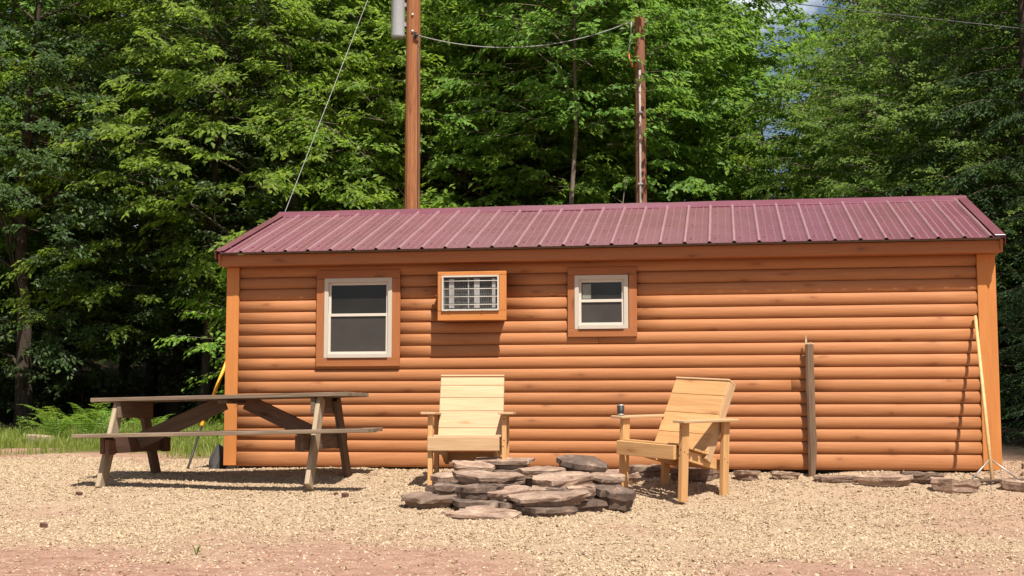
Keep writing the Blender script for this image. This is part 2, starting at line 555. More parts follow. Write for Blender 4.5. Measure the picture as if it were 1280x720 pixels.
def make_ground():
    xs = np.concatenate([np.linspace(-160, -12, 26)[:-1], np.linspace(-12, -4, 33)[:-1], np.linspace(-4, 10.5, 242)[:-1], np.linspace(10.5, 20, 25)[:-1], np.linspace(20, 160, 26)])
    ys = np.concatenate([np.linspace(-60, -14, 14)[:-1], np.linspace(-14, -8, 20)[:-1], np.linspace(-8, 1, 150)[:-1], np.linspace(1, 14, 66)[:-1], np.linspace(14, 60, 40)[:-1], np.linspace(60, 170, 24)])
    X, Y = np.meshgrid(xs, ys)
    Z = g(X, Y)
    rs = np.random.RandomState(2)
    fine = (X > -4) & (X < 10.5) & (Y > -8) & (Y < 1)
    Z = Z + np.where(fine, rs.normal(0, .0035, Z.shape), 0)
    V = np.stack([X, Y, Z], -1).reshape(-1, 3)
    nx, ny = len(xs), len(ys)
    i, j = np.meshgrid(np.arange(nx - 1), np.arange(ny - 1))
    a = (j * nx + i).ravel()
    F = np.stack([a, a + 1, a + 1 + nx, a + nx], 1)
    me = mesh_np('ground', V, F, ground_mat(), smooth=True)
    at = me.color_attributes.new('zone', 'FLOAT_COLOR', 'POINT')
    gm = gravel_mask(V[:, 0], V[:, 1]); gz = grass_zone(V[:, 0], V[:, 1])
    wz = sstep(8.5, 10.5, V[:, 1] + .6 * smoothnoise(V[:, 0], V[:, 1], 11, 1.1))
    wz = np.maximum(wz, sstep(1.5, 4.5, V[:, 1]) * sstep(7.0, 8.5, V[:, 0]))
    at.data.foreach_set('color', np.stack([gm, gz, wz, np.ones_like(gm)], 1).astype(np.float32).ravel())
    o = link('ground', me)
    tag(o, 'tan gravel yard with red dirt patches, rising to the wooded slope', None, None, 'structure')
make_ground()

# ---------------------------------------------------------------- cabin
WX0, WX1 = 0.0, 7.087           # siding between the corner posts
WB = 3.28                       # depth of the cabin
ZE, YE = 2.227, -.262           # metal roof edge
ZR, YR = 2.882, 1.641           # ridge
cabin = thing('cabin', (0, 0, 0), 'low log sided cabin with a long maroon metal roof', 'cabin')

def log_profile(z0, z1):
    h = z1 - z0
    pts = [(-.002, z0 + .0005)]
    for k in range(8):
        a = k / 7
        pts.append((-.008 - .024 * math.sin(math.pi * (a * .93 + .05)) ** .62, z0 + .003 + (h - .008) * a))
    pts.append((-.002, z1 - .0015))
    pts += [(.02, z1 - .0015), (.02, z0 + .0005)]
    return pts

def log_mesh(L, h, seed):
    rs = np.random.RandomState(seed)
    pr = np.array(log_profile(0, h))
    n = len(pr)
    nx = max(2, int(L / .35) + 1)
    xs = np.linspace(-L / 2, L / 2, nx)
    V = np.zeros((nx, n, 3))
    off = np.cumsum(rs.normal(0, .0006, nx)); off -= off.mean()
    for i, x in enumerate(xs):
        V[i, :, 0] = x
        V[i, :, 1] = pr[:, 0] + np.clip(off[i], -.002, .002) * (pr[:, 0] < -.004)
        V[i, :, 2] = pr[:, 1]
    F = []
    for i in range(nx - 1):
        for j in range(n):
            j2 = (j + 1) % n
            F.append((i * n + j, (i + 1) * n + j, (i + 1) * n + j2, i * n + j2))
    Vf = V.reshape(-1, 3)
    me = bpy.data.meshes.new('siding_board')
    faces = [tuple(f) for f in F] + [tuple(range(n)), tuple(reversed(range((nx - 1) * n, nx * n)))]
    me.from_pydata([tuple(v) for v in Vf], [], faces)
    me.materials.append(M['log'])
    for p in me.polygons:
        p.use_smooth = len(p.vertices) == 4
    return me

WIN1 = (.806, 1.656, 1.105, 2.057)
WIN2 = (3.306, 3.971, 1.374, 2.046)
ACB = (2.066, 2.737, 1.535, 2.007)
OPEN = [(WIN1, .055), (WIN2, .055), (ACB, .060)]
courses = [(.128, .275)] + [(.16 + .115 * k, .16 + .115 * (k + 1)) for k in range(1, 17)]
_rng = random.Random(4)
def lay_course(z0, z1, joints, seed):
    spans = [(WX0 + .002, WX1 - .002)]
    zc = (z0 + z1) / 2
    for (a, b, c, d), ins in OPEN:
        zin = ins if ins > .056 else .085
        if z1 - .01 > c + zin and z0 + .01 < d - zin:
            new = []
            for s, e in spans:
                lo, hi = a + ins, b - ins
                if hi <= s or lo >= e:
                    new.append((s, e)); continue
                if lo > s: new.append((s, lo))
                if hi < e: new.append((hi, e))
            spans = new
    for jx in joints:
        new = []
        for s, e in spans:
            if s + .3 < jx < e - .3:
                new += [(s, jx - .001), (jx + .001, e)]
            else:
                new.append((s, e))
        spans = new
    for i, (s, e) in enumerate(spans):
        o = link('siding_board', log_mesh(e - s, z1 - z0, seed * 10 + i), cabin)
        o.location = ((s + e) / 2, _rng.uniform(-.0015, .0015), z0)
for k, (z0, z1) in enumerate(courses):
    js = [[], [], [], [], [], [], [5.4], [], [], [], [3.6]][k % 11]
    lay_course(z0, z1, js, k)

# wall sheathing behind the siding (with the window openings left free) and other three walls
def sheath(name, rects, y0, y1, mat):
    b = Buf()
    for x0, x1, z0, z1 in rects:
        box_buf(b, (x0, y0, z0), (x1, y1, z1))
    V, F = b.get()
    return link(name, mesh_np(name, V, F, mat), cabin)
w1, w2 = WIN1, WIN2
sheath('wall_sheathing', [(-.1, w1[0] + .06, .13, 2.12), (w1[0] + .06, w1[1] - .06, .13, w1[2] + .06), (w1[0] + .06, w1[1] - .06, w1[3] - .06, 2.12),
       (w1[1] - .06, w2[0] + .06, .13, 2.12), (w2[0] + .06, w2[1] - .06, .13, w2[2] + .06), (w2[0] + .06, w2[1] - .06, w2[3] - .06, 2.12), (w2[1] - .06, 7.2, .13, 2.12)], .021, .08, M['dark_in'])
box_obj('back_wall', (-.1, WB - .08, .13), (7.2, WB, 2.12), M['back_panel'], cabin)
for nm, xa, xb in (('gable_wall', -.1, -.04), ('gable_wall', 7.14, 7.2)):
    b = Buf(); box_buf(b, (xa, .081, .13), (xb, WB - .081, 2.12))
    V = np.array([(xa, .0, 2.121), (xb, .0, 2.121), (xb, WB, 2.121), (xa, WB, 2.121), (xa, WB / 2, 2.74), (xb, WB / 2, 2.74)], float)
    F = np.array([(0, 1, 5), (0, 5, 4), (1, 2, 5), (2, 3, 4), (2, 4, 5), (3, 0, 4), (0, 3, 2), (0, 2, 1)], dtype=np.int32)
    b.add(V, F); V, F = b.get()
    link(nm, mesh_np(nm, V, F, M['back_panel']), cabin)
box_obj('floor_deck', (-.04, .081, .13), (7.14, WB - .081, .19), M['floor_wood'], cabin)
for yy in (.25, 1.6, 2.95):
    box_obj('skid_beam', (-.05, yy - .07, .0), (7.15, yy + .07, .129), M['floor_wood'], cabin)
# gable siding boards on both ends (seen when one steps aside)
for side in (0, 1):
    for k, (z0, z1) in enumerate(courses):
        o = link('siding_board', log_mesh(WB - .02, z1 - z0, 500 + k), cabin)
        if side:
            o.location = (7.2, WB / 2, z0); o.rotation_euler = (0, 0, R(90))
        else:
            o.location = (-.1, WB / 2, z0); o.rotation_euler = (0, 0, R(-90))
# corner posts: front board and side board
for xa, xb in ((-.132, -.001), (7.088, 7.252)):
    beam('corner_post', ((xa + xb) / 2, -.022, .135), ((xa + xb) / 2, -.022, 2.104), xb - xa, .038, (0, 1, 0), M['post'], cabin)
    xs_ = -.118 if xa < 0 else 7.238
    beam('corner_post', (xs_, .062, .135), (xs_, .062, 2.104), .128, .028, (1, 0, 0), M['post'], cabin)
# eaves
beam('fascia_board', (-.160, -.180, 2.158), (7.292, -.180, 2.158), .112, .025, (0, 1, 0), M['trim'], cabin)
beam('soffit_board', (-.15, -.085, 2.113), (7.28, -.085, 2.113), .185, .016, (0, 0, 1), M['trim'], cabin, .002)
beam('fascia_board', (-.160, WB - YE - .030, 2.158), (7.292, WB - YE - .030, 2.158), .112, .025, (0, 1, 0), M['trim'], cabin)
slope = (ZR - ZE) / (YR - YE)
sl_n = Vector((0, -slope, 1)).normalized()
for xx in (-.147, 7.279):
    for sgn in (0, 1):
        y0, y1 = (YE + .045, YR) if not sgn else (WB - YE - .045, YR)
        nrm = (1, 0, 0)
        beam('rake_board', (xx, y0, ZE + .045 * slope - .075), (xx, y1, ZR - .083), .11, .024, nrm, M['trim'], cabin)

# metal roof: sheets of 0.914 m, each its own sub-part
def rib_profile(x0, x1, org):
    """points (x, height) across one sheet: major ribs every 0.2286 m, two small ones between"""
    pts = []
    k0 = math.floor((x0 - org) / .2286) - 1
    ev = []
    for k in range(k0, k0 + 8):
        c = org + k * .2286
        ev += [(c - .023, 0), (c - .008, .019), (c + .008, .019), (c + .023, 0)]
        for m in (.076, .152):
            ev += [(c + m - .007, 0), (c + m, .0045), (c + m + .007, 0)]
    ev = [e for e in ev if x0 < e[0] < x1]
    xs_ = [e[0] for e in ev]; hs = [e[1] for e in ev]
    def h(x): return float(np.interp(x, xs_, hs)) if xs_ else 0
    return [(x0, h(x0))] + ev + [(x1, h(x1))]

def roof_sheet(x0, x1, front, lift):
    pr = rib_profile(x0, x1, -.166 + .03)
    n, m = len(pr), 7
    rs = np.random.RandomState(int((x0 + 3) * 100) + front)
    wob = rs.normal(0, .0016, (m, 1)) + np.zeros((m, n))
    V = []
    for i in range(m):
        a = i / (m - 1)
        y = YE + (YR - .012 - YE) * a
        z = ZE + (ZR - ZE) * a
        if not front:
            y = WB - y
        for j, (x, hh) in enumerate(pr):
            k = Vector((0, -slope if front else slope, 1)).normalized()
            d = hh + lift + wob[i, j] * (0 < i < m - 1)
            V.append((x, y + k.y * d, z + k.z * d))
    F = []
    for i in range(m - 1):
        for j in range(n - 1):
            a = i * n + j
            F.append((a, a + 1, a + 1 + n, a + n) if front else (a, a + n, a + 1 + n, a + 1))
    nv = len(V)
    V2 = [(x, y, z - .0018) for x, y, z in V]
    F2 = [tuple(q + nv for q in reversed(f)) for f in F]
    E = []
    for j in range(n - 1):
        E.append((j, j + nv, j + 1 + nv, j + 1))
    me = bpy.data.meshes.new('roof_panel')
    me.from_pydata(V + V2, [], F + F2 + E)
    me.materials.append(M['roof'])
    at = me.attributes.new('rib_highlight', 'FLOAT', 'POINT')      # pale highlight painted along the rib crests
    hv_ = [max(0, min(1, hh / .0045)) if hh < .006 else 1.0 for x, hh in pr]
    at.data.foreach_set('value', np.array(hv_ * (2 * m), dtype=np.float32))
    return me

roof = bpy.data.objects.new('roof', None); COL.objects.link(roof); roof.parent = cabin
xe = -.166
while xe < 7.297 - .02:
    xn = min(xe + .9144, 7.297)
    for front in (True, False):
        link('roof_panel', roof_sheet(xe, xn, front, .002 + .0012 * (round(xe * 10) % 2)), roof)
    xe = xn
# deck under the metal
for front in (1, 0):
    ya, za, yb, zb = YE + .02, ZE + .02 * slope - .014, YR, ZR - .014
    if not front: ya, yb = WB - ya, WB - yb
    beam('roof_deck', (3.566, ya, za), (3.566, yb, zb), 7.40, .018, (0, -slope if front else slope, 1), M['floor_wood'], roof, 0)
# screw heads in rows across the front slope
bf = Buf()
for a in (.10, .42, .74, .95):
    for k in range(33):
        x = -.136 + .2286 * k + .052
        if x > 7.26: continue
        y = YE + (YR - YE) * a; z = ZE + (ZR - ZE) * a + .008
        V, F = tube([(x, y, z - .004), (x, y - .336 * .006, z + .006)], [.009, .006], 6)
        bf.add(V, F)
V, F = bf.get(); f_ = link('roof_screw', mesh_np('roof_screw', V, F, M['roof']), roof); f_['kind'] = 'stuff'
# ridge cap
def ridge_cap():
    rs = np.random.RandomState(9)
    xs_ = np.linspace(-.175, 7.306, 30)
    V = []
    pr = [(-.145, -.028), (-.135, -.018), (-.012, .026), (0, .031), (.012, .026), (.135, -.018), (.145, -.028)]
    for x in xs_:
        dz = rs.normal(0, .0018)
        for y, z in pr:
            V.append((x, YR + y, ZR + .012 + z * 1.0 + dz - (abs(y) * (slope - .18) if abs(y) > .02 else 0)))
    n = len(pr); F = []
    for i in range(len(xs_) - 1):
        for j in range(n - 1):
            a = i * n + j
            F.append((a, a + n, a + n + 1, a + 1))
    me = bpy.data.meshes.new('ridge_cap'); me.from_pydata(V, [], [tuple(reversed(f)) for f in F]); me.materials.append(M['roof'])
    return link('ridge_cap', me, roof)
ridge_cap()
# metal rake trims on the gable edges
for xx, sx in ((-.172, 1), (7.303, -1)):
    for front in (1, 0):
        ya, za, yb, zb = YE, ZE + .012, YR - .01, ZR + .010
        if not front: ya, yb = WB - ya, WB - yb
        nz = (0, -slope if front else slope, 1)
        beam('rake_trim', (xx + sx * .045, ya, za + .011), (xx + sx * .045, yb, zb + .011), .09, .006, nz, M['roof'], roof, .002)
        beam('rake_trim', (xx - sx * .002, ya, za - .035), (xx - sx * .002, yb, zb - .035), .09, .004, (1, 0, 0), M['roof'], roof, .001)

# windows
def window(W_, F_, fw, split, trim_w):
    a, b, c, d = W_
    x0, x1, z0, z1 = F_
    yt = -.036
    win = bpy.data.objects.new('window', None); COL.objects.link(win); win.parent = cabin
    # casing boards
    beam('trim_board', (a, yt, d - trim_w / 2), (b, yt, d - trim_w / 2), trim_w, .024, (0, 1, 0), M['trim'], win)
    beam('trim_board', (a, yt - .003, c + trim_w / 2), (b, yt - .003, c + trim_w / 2), trim_w, .030, (0, 1, 0), M['trim'], win)
    beam('trim_board', (a + trim_w / 2, yt, c + trim_w), (a + trim_w / 2, yt, d - trim_w), trim_w, .024, (0, 1, 0), M['trim'], win)
    beam('trim_board', (b - trim_w / 2, yt, c + trim_w), (b - trim_w / 2, yt, d - trim_w), trim_w, .024, (0, 1, 0), M['trim'], win)
    # vinyl frame
    bf = Buf()
    ya, yb = -.056, .075
    box_buf(bf, (x0, ya, z0), (x0 + fw, yb, z1)); box_buf(bf, (x1 - fw, ya, z0), (x1, yb, z1))
    box_buf(bf, (x0 + fw, ya + .001, z1 - fw), (x1 - fw, yb, z1)); box_buf(bf, (x0 + fw, ya - .012, z0), (x1 - fw, yb, z0 + fw * .9))
    V, F = bf.get(); link('frame', mesh_np('frame', V, F, M['vinyl']), win)
    zm = z0 + (z1 - z0) * split
    xi0, xi1 = x0 + fw, x1 - fw
    # upper sash (outer), lower sash set back
    for nm, za, zb, ys, mat in (('upper_sash', zm - .012, z1 - fw, -.030, 'white_vinyl'), ('lower_sash', z0 + fw * .9, zm + .016, -.042, 'white_vinyl')):
        sw = .022
        bf = Buf()
        box_buf(bf, (xi0, ys, za), (xi0 + sw, ys + .026, zb)); box_buf(bf, (xi1 - sw, ys, za), (xi1, ys + .026, zb))
        box_buf(bf, (xi0 + sw, ys - .001, zb - sw * 1.2), (xi1 - sw, ys + .026, zb)); box_buf(bf, (xi0 + sw, ys - .001, za), (xi1 - sw, ys + .026, za + sw * 1.1))
        V, F = bf.get(); link('sash', mesh_np('sash', V, F, M[mat]), win)
        box_obj('pane', (xi0 + sw - .004, ys + .012, za + sw - .003), (xi1 - sw + .004, ys + .016, zb - sw), M['glass' if nm == 'upper_sash' else 'screen'], win)
    return win
window(WIN1, (.890, 1.575, 1.192, 1.976), .040, .535, .088)
w2o = window(WIN2, (3.376, 3.888, 1.452, 1.967), .040, .52, .078)
box_obj('curtain', (3.446, -.0195, 1.745), (3.53, -.0182, 1.885), M['curtain'], w2o)

# box round the air conditioner: part of the cabin
acbox = bpy.data.objects.new('wall_box', None); COL.objects.link(acbox); acbox.parent = cabin
a, b_, c, d = ACB
YB = -.200
beam('box_board', (a + .045, YB / 2 - .004, c + .010), (b_ - .045, YB / 2 - .004, c + .010), .17, .02, (0, 0, 1), M['trim'], acbox)
beam('box_board', (a + .045, YB / 2 - .004, d - .010), (b_ - .045, YB / 2 - .004, d - .010), .17, .02, (0, 0, 1), M['trim'], acbox)
for x in (a + .030, b_ - .052):
    beam('box_board', (x, YB / 2 - .004, c + .002), (x, YB / 2 - .004, d - .002), .17, .02, (1, 0, 0), M['trim'], acbox)
for p0, p1, ww in (((a, YB, c + .046), (b_, YB, c + .046), .092), ((a, YB, d - .019), (b_, YB, d - .019), .038),
                   ((a + .022, YB, c + .0925), (a + .022, YB, d - .0385), .044), ((b_ - .034, YB, c + .0925), (b_ - .034, YB, d - .0385), .068)):
    beam('trim_board', p0, p1, ww, .022, (0, 1, 0), M['post'], acbox)

# air conditioner in its box
ac = thing('air_conditioner', (2.389, -.20, 1.627), 'window air conditioner with a silver frame and open wire grille, set in a timber box', 'air conditioner')
box_obj('housing', (-.270, .03, .004), (.270, .30, .336), M['coil'], ac)
bf = Buf()
x0, x1, z0, z1 = -.279, .279, 0.0, .341
fw = .016
for lo, hi in (((x0, -.030, z0), (x0 + fw, .03, z1)), ((x1 - fw, -.030, z0), (x1, .03, z1)), ((x0 + fw, -.029, z1 - fw), (x1 - fw, .03, z1)), ((x0 + fw, -.029, z0), (x1 - fw, .03, z0 + fw))):
    box_buf(bf, lo, hi)
V, F = bf.get(); link('frame', mesh_np('frame', V, F, M['acmetal']), ac)
for k in range(4):
    z = .058 + k * .076
    tube_obj('grille_bar', [(x0 + fw, -.026, z), (0, -.027, z), (x1 - fw, -.026, z)], .0042, M['acmetal'], ac, 6)
for x, ww in ((-.215, .05), (-.03, .012), (.03, .055), (.205, .035)):
    box_obj('coil_bracket', (x, .010, z0 + .03), (x + ww, .0295, z1 - .03), M['greysteel'], ac)
bf = Buf()
for k in range(24):
    x = -.255 + k * .022
    box_buf(bf, (x, .018, .02), (x + .006, .0292, .32))
V, F = bf.get(); f_ = link('cooling_fins', mesh_np('cooling_fins', V, F, M['coil']), ac); f_['kind'] = 'stuff'
for x in (-.20, .12):
    tube_obj('foot_bolt', [(x, -.034, .006), (x, -.028, .006)], .007, M['acmetal'], ac, 8)

# ---------------------------------------------------------------- picnic table
def picnic_table():
    t = thing('picnic_table', (.44, -1.2, .035), 'weathered grey brown picnic table with attached benches in front of the cabin', 'picnic table', rot=(0, R(-1.2), 0))
    W_, RD, OS, FD = M['weathered'], M['redwood'], M['old_stain'], M['fadedwood']
    def bb(n, p0, p1, w_, th, nr, m): return beam(n, p0, p1, w_, th, nr, m, t)
    zt = .755
    for i in range(5):
        y = -.30 + i * .15
        bb('top_board', (-1.215 + .01 * (i % 2), y, zt), (1.150 - .012 * (i % 3), y, zt), .142, .036, (0, 0, 1), W_ if i else M['weathered'])
    for s, ln in ((-1, 1.35), (1, 1.27)):
        for k in range(2):
            y = s * (.56 + k * .146)
            bb('bench_board', (-1.18, y, .440), (1.44 if s < 0 else 1.16, y, .440), .138, .034, (0, 0, 1), W_)
    for xe_, sx in ((-.96, -1), (.83, 1)):
        # legs: outside the beams
        for s in (-1, 1):
            bb('leg', (xe_ + sx * .04, s * .60, -.025), (xe_ + sx * .04, s * .235, .733), .138, .040, (1, 0, 0), OS if s > 0 else FD)
        bb('seat_beam', (xe_ - sx * .002, -.66, .352), (xe_ - sx * .002, .66, .352), .14, .038, (1, 0, 0), RD if sx < 0 else OS)
        bb('top_beam', (xe_ - sx * .002, -.345, .664), (xe_ - sx * .002, .345, .664), .145, .038, (1, 0, 0), OS)
        bb('brace', (xe_ - sx * .035, 0.0, .38), (sx * .10, 0.0, .715), .138, .036, (0, 1, 0), OS if sx < 0 else RD)
        for s in (-1, 1):
            bb('cleat', (xe_ - sx * .042, s * .655, .34), (xe_ - sx * .042, s * .515, .34), .135, .038, (1, 0, 0), RD)
    bb('center_cleat', (0, -.33, .718), (0, .33, .718), .09, .036, (0, 0, 1), OS)
    return t
picnic_table()

# ---------------------------------------------------------------- lounge chairs
def chair(loc, rot, label, woods, back_ws):
    arm_m, body_m, leg_m, back_m = woods
    t = thing('lounge_chair', loc, label, 'chair', 'wooden lounge chairs by the fire pit', rot=rot)
    def bb(n, p0, p1, w_, th, nr, m): return beam(n, p0, p1, w_, th, nr, m, t)
    hw = .315
    for sx in (-1, 1):
        bb('leg', (sx * hw, -.30, -.03), (sx * hw, -.30, .618), .090, .040, (1, 0, 0), leg_m)
        bb('leg', (sx * hw, .28, -.03), (sx * hw, .28, .618), .085, .040, (1, 0, 0), leg_m)
        ar = bb('armrest', (sx * (hw + .015), -.40, .6295), (sx * (hw + .015), .37, .6295), .125, .022, (0, 0, 1), arm_m)
        bb('side_rail', (sx * (hw - .086), -.322, .375), (sx * (hw - .086), .40, .215), .09, .036, (1, 0, 0), body_m)
        # slanted back stile
        bb('back_stile', (sx * (hw - .047), .085, .285), (sx * (hw - .047), .430, .934), .088, .036, (1, 0, 0), arm_m)
    bb('apron', (-hw - .02, -.366, .372), (hw - .038, -.366, .372), .118, .036, (0, 1, 0), body_m)
    bb('back_rail', (-hw + .06, .30, .24), (hw - .06, .30, .24), .088, .036, (0, 1, 0), body_m)
    # seat slats, dropping towards the back
    for k in range(4):
        a = k / 3
        y = -.290 + a * .34
        z = .436 - (y + .322) * .222
        bb('seat_slat', (-hw + .025, y, z), (hw - .025, y, z), .086, .020, (0, .222, 1), body_m)
    # back boards on the stiles, lowest first
    d = Vector((0, .34, .64)).normalized()
    nrm = Vector((0, -.64, .34)).normalized()
    s = .055
    o0 = Vector((0, .085, .285)) + nrm * .056
    for wv in back_ws:
        c_ = o0 + d * (s + wv / 2)
        bb('back_board', (-hw + .028, c_.y, c_.z), (hw - .028, c_.y, c_.z), wv - .0014, .020, tuple(nrm), back_m)
        s += wv
    sb = Buf()
    for sx in (-1, 1):
        for (x, y, z) in ((sx * hw, -.346, .40), (sx * hw - .008, -.346, .35), (sx * hw, -.346, .58)):
            if sx > 0:
                sb.add(*tube([(x, y + .002, z), (x, y - .001, z)], [.006, .005], 6))
        for y, z in ((.25, .30), (.30, .27), (-.27, .36), (-.32, .38)):
            sb.add(*tube([(sx * (hw + .0195), y, z), (sx * (hw + .0225), y, z)], [.006, .005], 6))
        for y in (-.30, .28):
            sb.add(*tube([(sx * (hw + .01), y, .640), (sx * (hw + .01), y, .6425)], [.006, .005], 6))
    Vs, Fs = sb.get()
    f_ = link('screw_head', mesh_np('screw_head', Vs, Fs, M['darksteel']), t); f_['kind'] = 'stuff'
    c_ = o0 + d * (s + .014) - nrm * .038
    bb('back_cap', (-hw + .027, c_.y, c_.z), (hw - .027, c_.y, c_.z), .112, .018, tuple(d), arm_m)
    return t
chair1 = chair((2.575, -1.20, .018), (0, 0, R(7)), 'pale pine lounge chair facing forward, left of the fire pit stones', (M['pine'], M['pine'], M['pine_warm'], M['pine']), [.155, .17, .135, .125, .085])
chair2 = chair((4.345, -1.14, -.025), (R(1.0), R(3.2), R(-35)), 'pine lounge chair turned sideways with a dark tumbler on its arm', (M['pine'], M['pine_warm'], M['pine_warm'], M['pine_warm']), [.16, .19, .18, .14])

# tumbler on the arm of the right chair
bpy.context.view_layer.update()
def chair_pt(p): return chair2.matrix_world @ Vector(p)
def lathe(prof, sides=20):
    V, F = [], []
    n = len(prof)
    for i in range(sides):
        a = i / sides * 2 * math.pi
        for r, z in prof: V.append((r * math.cos(a), r * math.sin(a), z))
    for i in range(sides):
        i2 = (i + 1) % sides
        for j in range(n - 1):
            F.append((i * n + j, i2 * n + j, i2 * n + j + 1, i * n + j + 1))
    return V, F
def lathe_obj(name, prof, mat, parent=None, sides=20, smooth=True):
    V, F = lathe(prof, sides)
    me = bpy.data.meshes.new(name); me.from_pydata(V, [], F); me.materials.append(mat)
    if smooth:
        for p in me.polygons: p.use_smooth = True
    return link(name, me, parent)
cp = chair_pt((-.335, -.335, .641))
cup = thing('tumbler', cp, 'dark tumbler with a silver rim on the left arm of the angled chair', 'cup')
lathe_obj('body', [(0, 0), (.026, 0), (.028, .004), (.032, .088), (.030, .088), (.026, .008), (0, .008)], M['darksteel'], cup)
lathe_obj('rim', [(.0318, .082), (.0335, .083), (.0335, .094), (.0300, .094), (.0300, .088)], M['greysteel'], cup)
lathe_obj('base_band', [(.0262, .0), (.0290, .001), (.0295, .014), (.0280, .015)], M['greysteel'], cup)

# ---------------------------------------------------------------- stones
def slab_mesh(seed, sx, sy, sz, rough=.16, sides=7, pointed=0.0):
    """a split slab: angular outline with chipped edges, stepped broken sides that lean in underneath, flattish top"""
    rs = np.random.RandomState(seed)
    m = sides + rs.randint(-1, 2)
    ang = np.sort((np.arange(m) + rs.uniform(-.38, .38, m)) / m * 2 * np.pi)
    rad = 1 - rs.uniform(0, rough * 1.5, m)
    cs, sn = np.cos(ang), np.sin(ang)
    sq = (np.abs(cs) ** 3 + np.abs(sn) ** 3) ** (-1 / 3)
    cor = np.stack([cs * rad * sq, sn * rad * sq], 1) * .5
    out = []
    for i in range(m):                       # chips along each straight edge
        p, q = cor[i], cor[(i + 1) % m]
        nrm = np.array([q[1] - p[1], p[0] - q[0]])
        out.append(p)
        for f in (rs.uniform(.25, .42), rs.uniform(.58, .78)):
            out.append(p + (q - p) * f + nrm * rs.normal(0, .045))
    out = np.array(out); n = len(out)
    zs = [0, .22, .30, .62, .70, 1.0]
    step = np.cumsum(np.array([0, .03, .05, .02, .06, .015]) * rs.uniform(.3, 1.5, 6))
    ins = 1 - (step[-1] - step) * 1.6
    ins[-1] -= .02
    tilt = rs.uniform(-.10, .10, 2)
    V = []
    for k, a in enumerate(zs):
        wob = rs.normal(0, .022, n)
        for i in range(n):
            x, y = out[i] * (ins[k] + wob[i]) * (sx, sy)
            z = (a - .5 + rs.normal(0, .03)) * sz + (tilt[0] * x / sx + tilt[1] * y / sy) * sz
            V.append((x, y, z))
    F = []
    L = len(zs)
    for k in range(L - 1):
        for i in range(n):
            i2 = (i + 1) % n
            F += [(k * n + i, k * n + i2, (k + 1) * n + i2), (k * n + i, (k + 1) * n + i2, (k + 1) * n + i)]
    base = (L - 1) * n
    r0 = len(V)
    for i in range(n):
        x, y, z = V[base + i]
        V.append((x * .62 + rs.normal(0, .02) * sx, y * .62 + rs.normal(0, .02) * sy, z + rs.uniform(-.09, .07) * sz + pointed * sz * .5))
    V.append((rs.uniform(-.1, .1) * sx, rs.uniform(-.1, .1) * sy, sz * (.5 + rs.uniform(-.05, .06) + pointed)))
    ctr = len(V) - 1
    for i in range(n):
        i2 = (i + 1) % n
        F += [(base + i, base + i2, r0 + i2), (base + i, r0 + i2, r0 + i), (r0 + i, r0 + i2, ctr)]
    V.append((0, 0, -sz * .5)); cb = len(V) - 1
    for i in range(n):
        F.append((cb, (i + 1) % n, i))
    return V, F
def stone(name, seed, loc, size, rz, mat, parent=None, tilt=(0, 0), pointed=0.0, rough=.16):
    V, F = slab_mesh(seed, *size, rough=rough, pointed=pointed)
    me = bpy.data.meshes.new(name); me.from_pydata(V, [], F); me.materials.append(mat)
    o = link(name, me, parent)
    o.location = loc; o.rotation_euler = (tilt[0], tilt[1], rz)
    return o

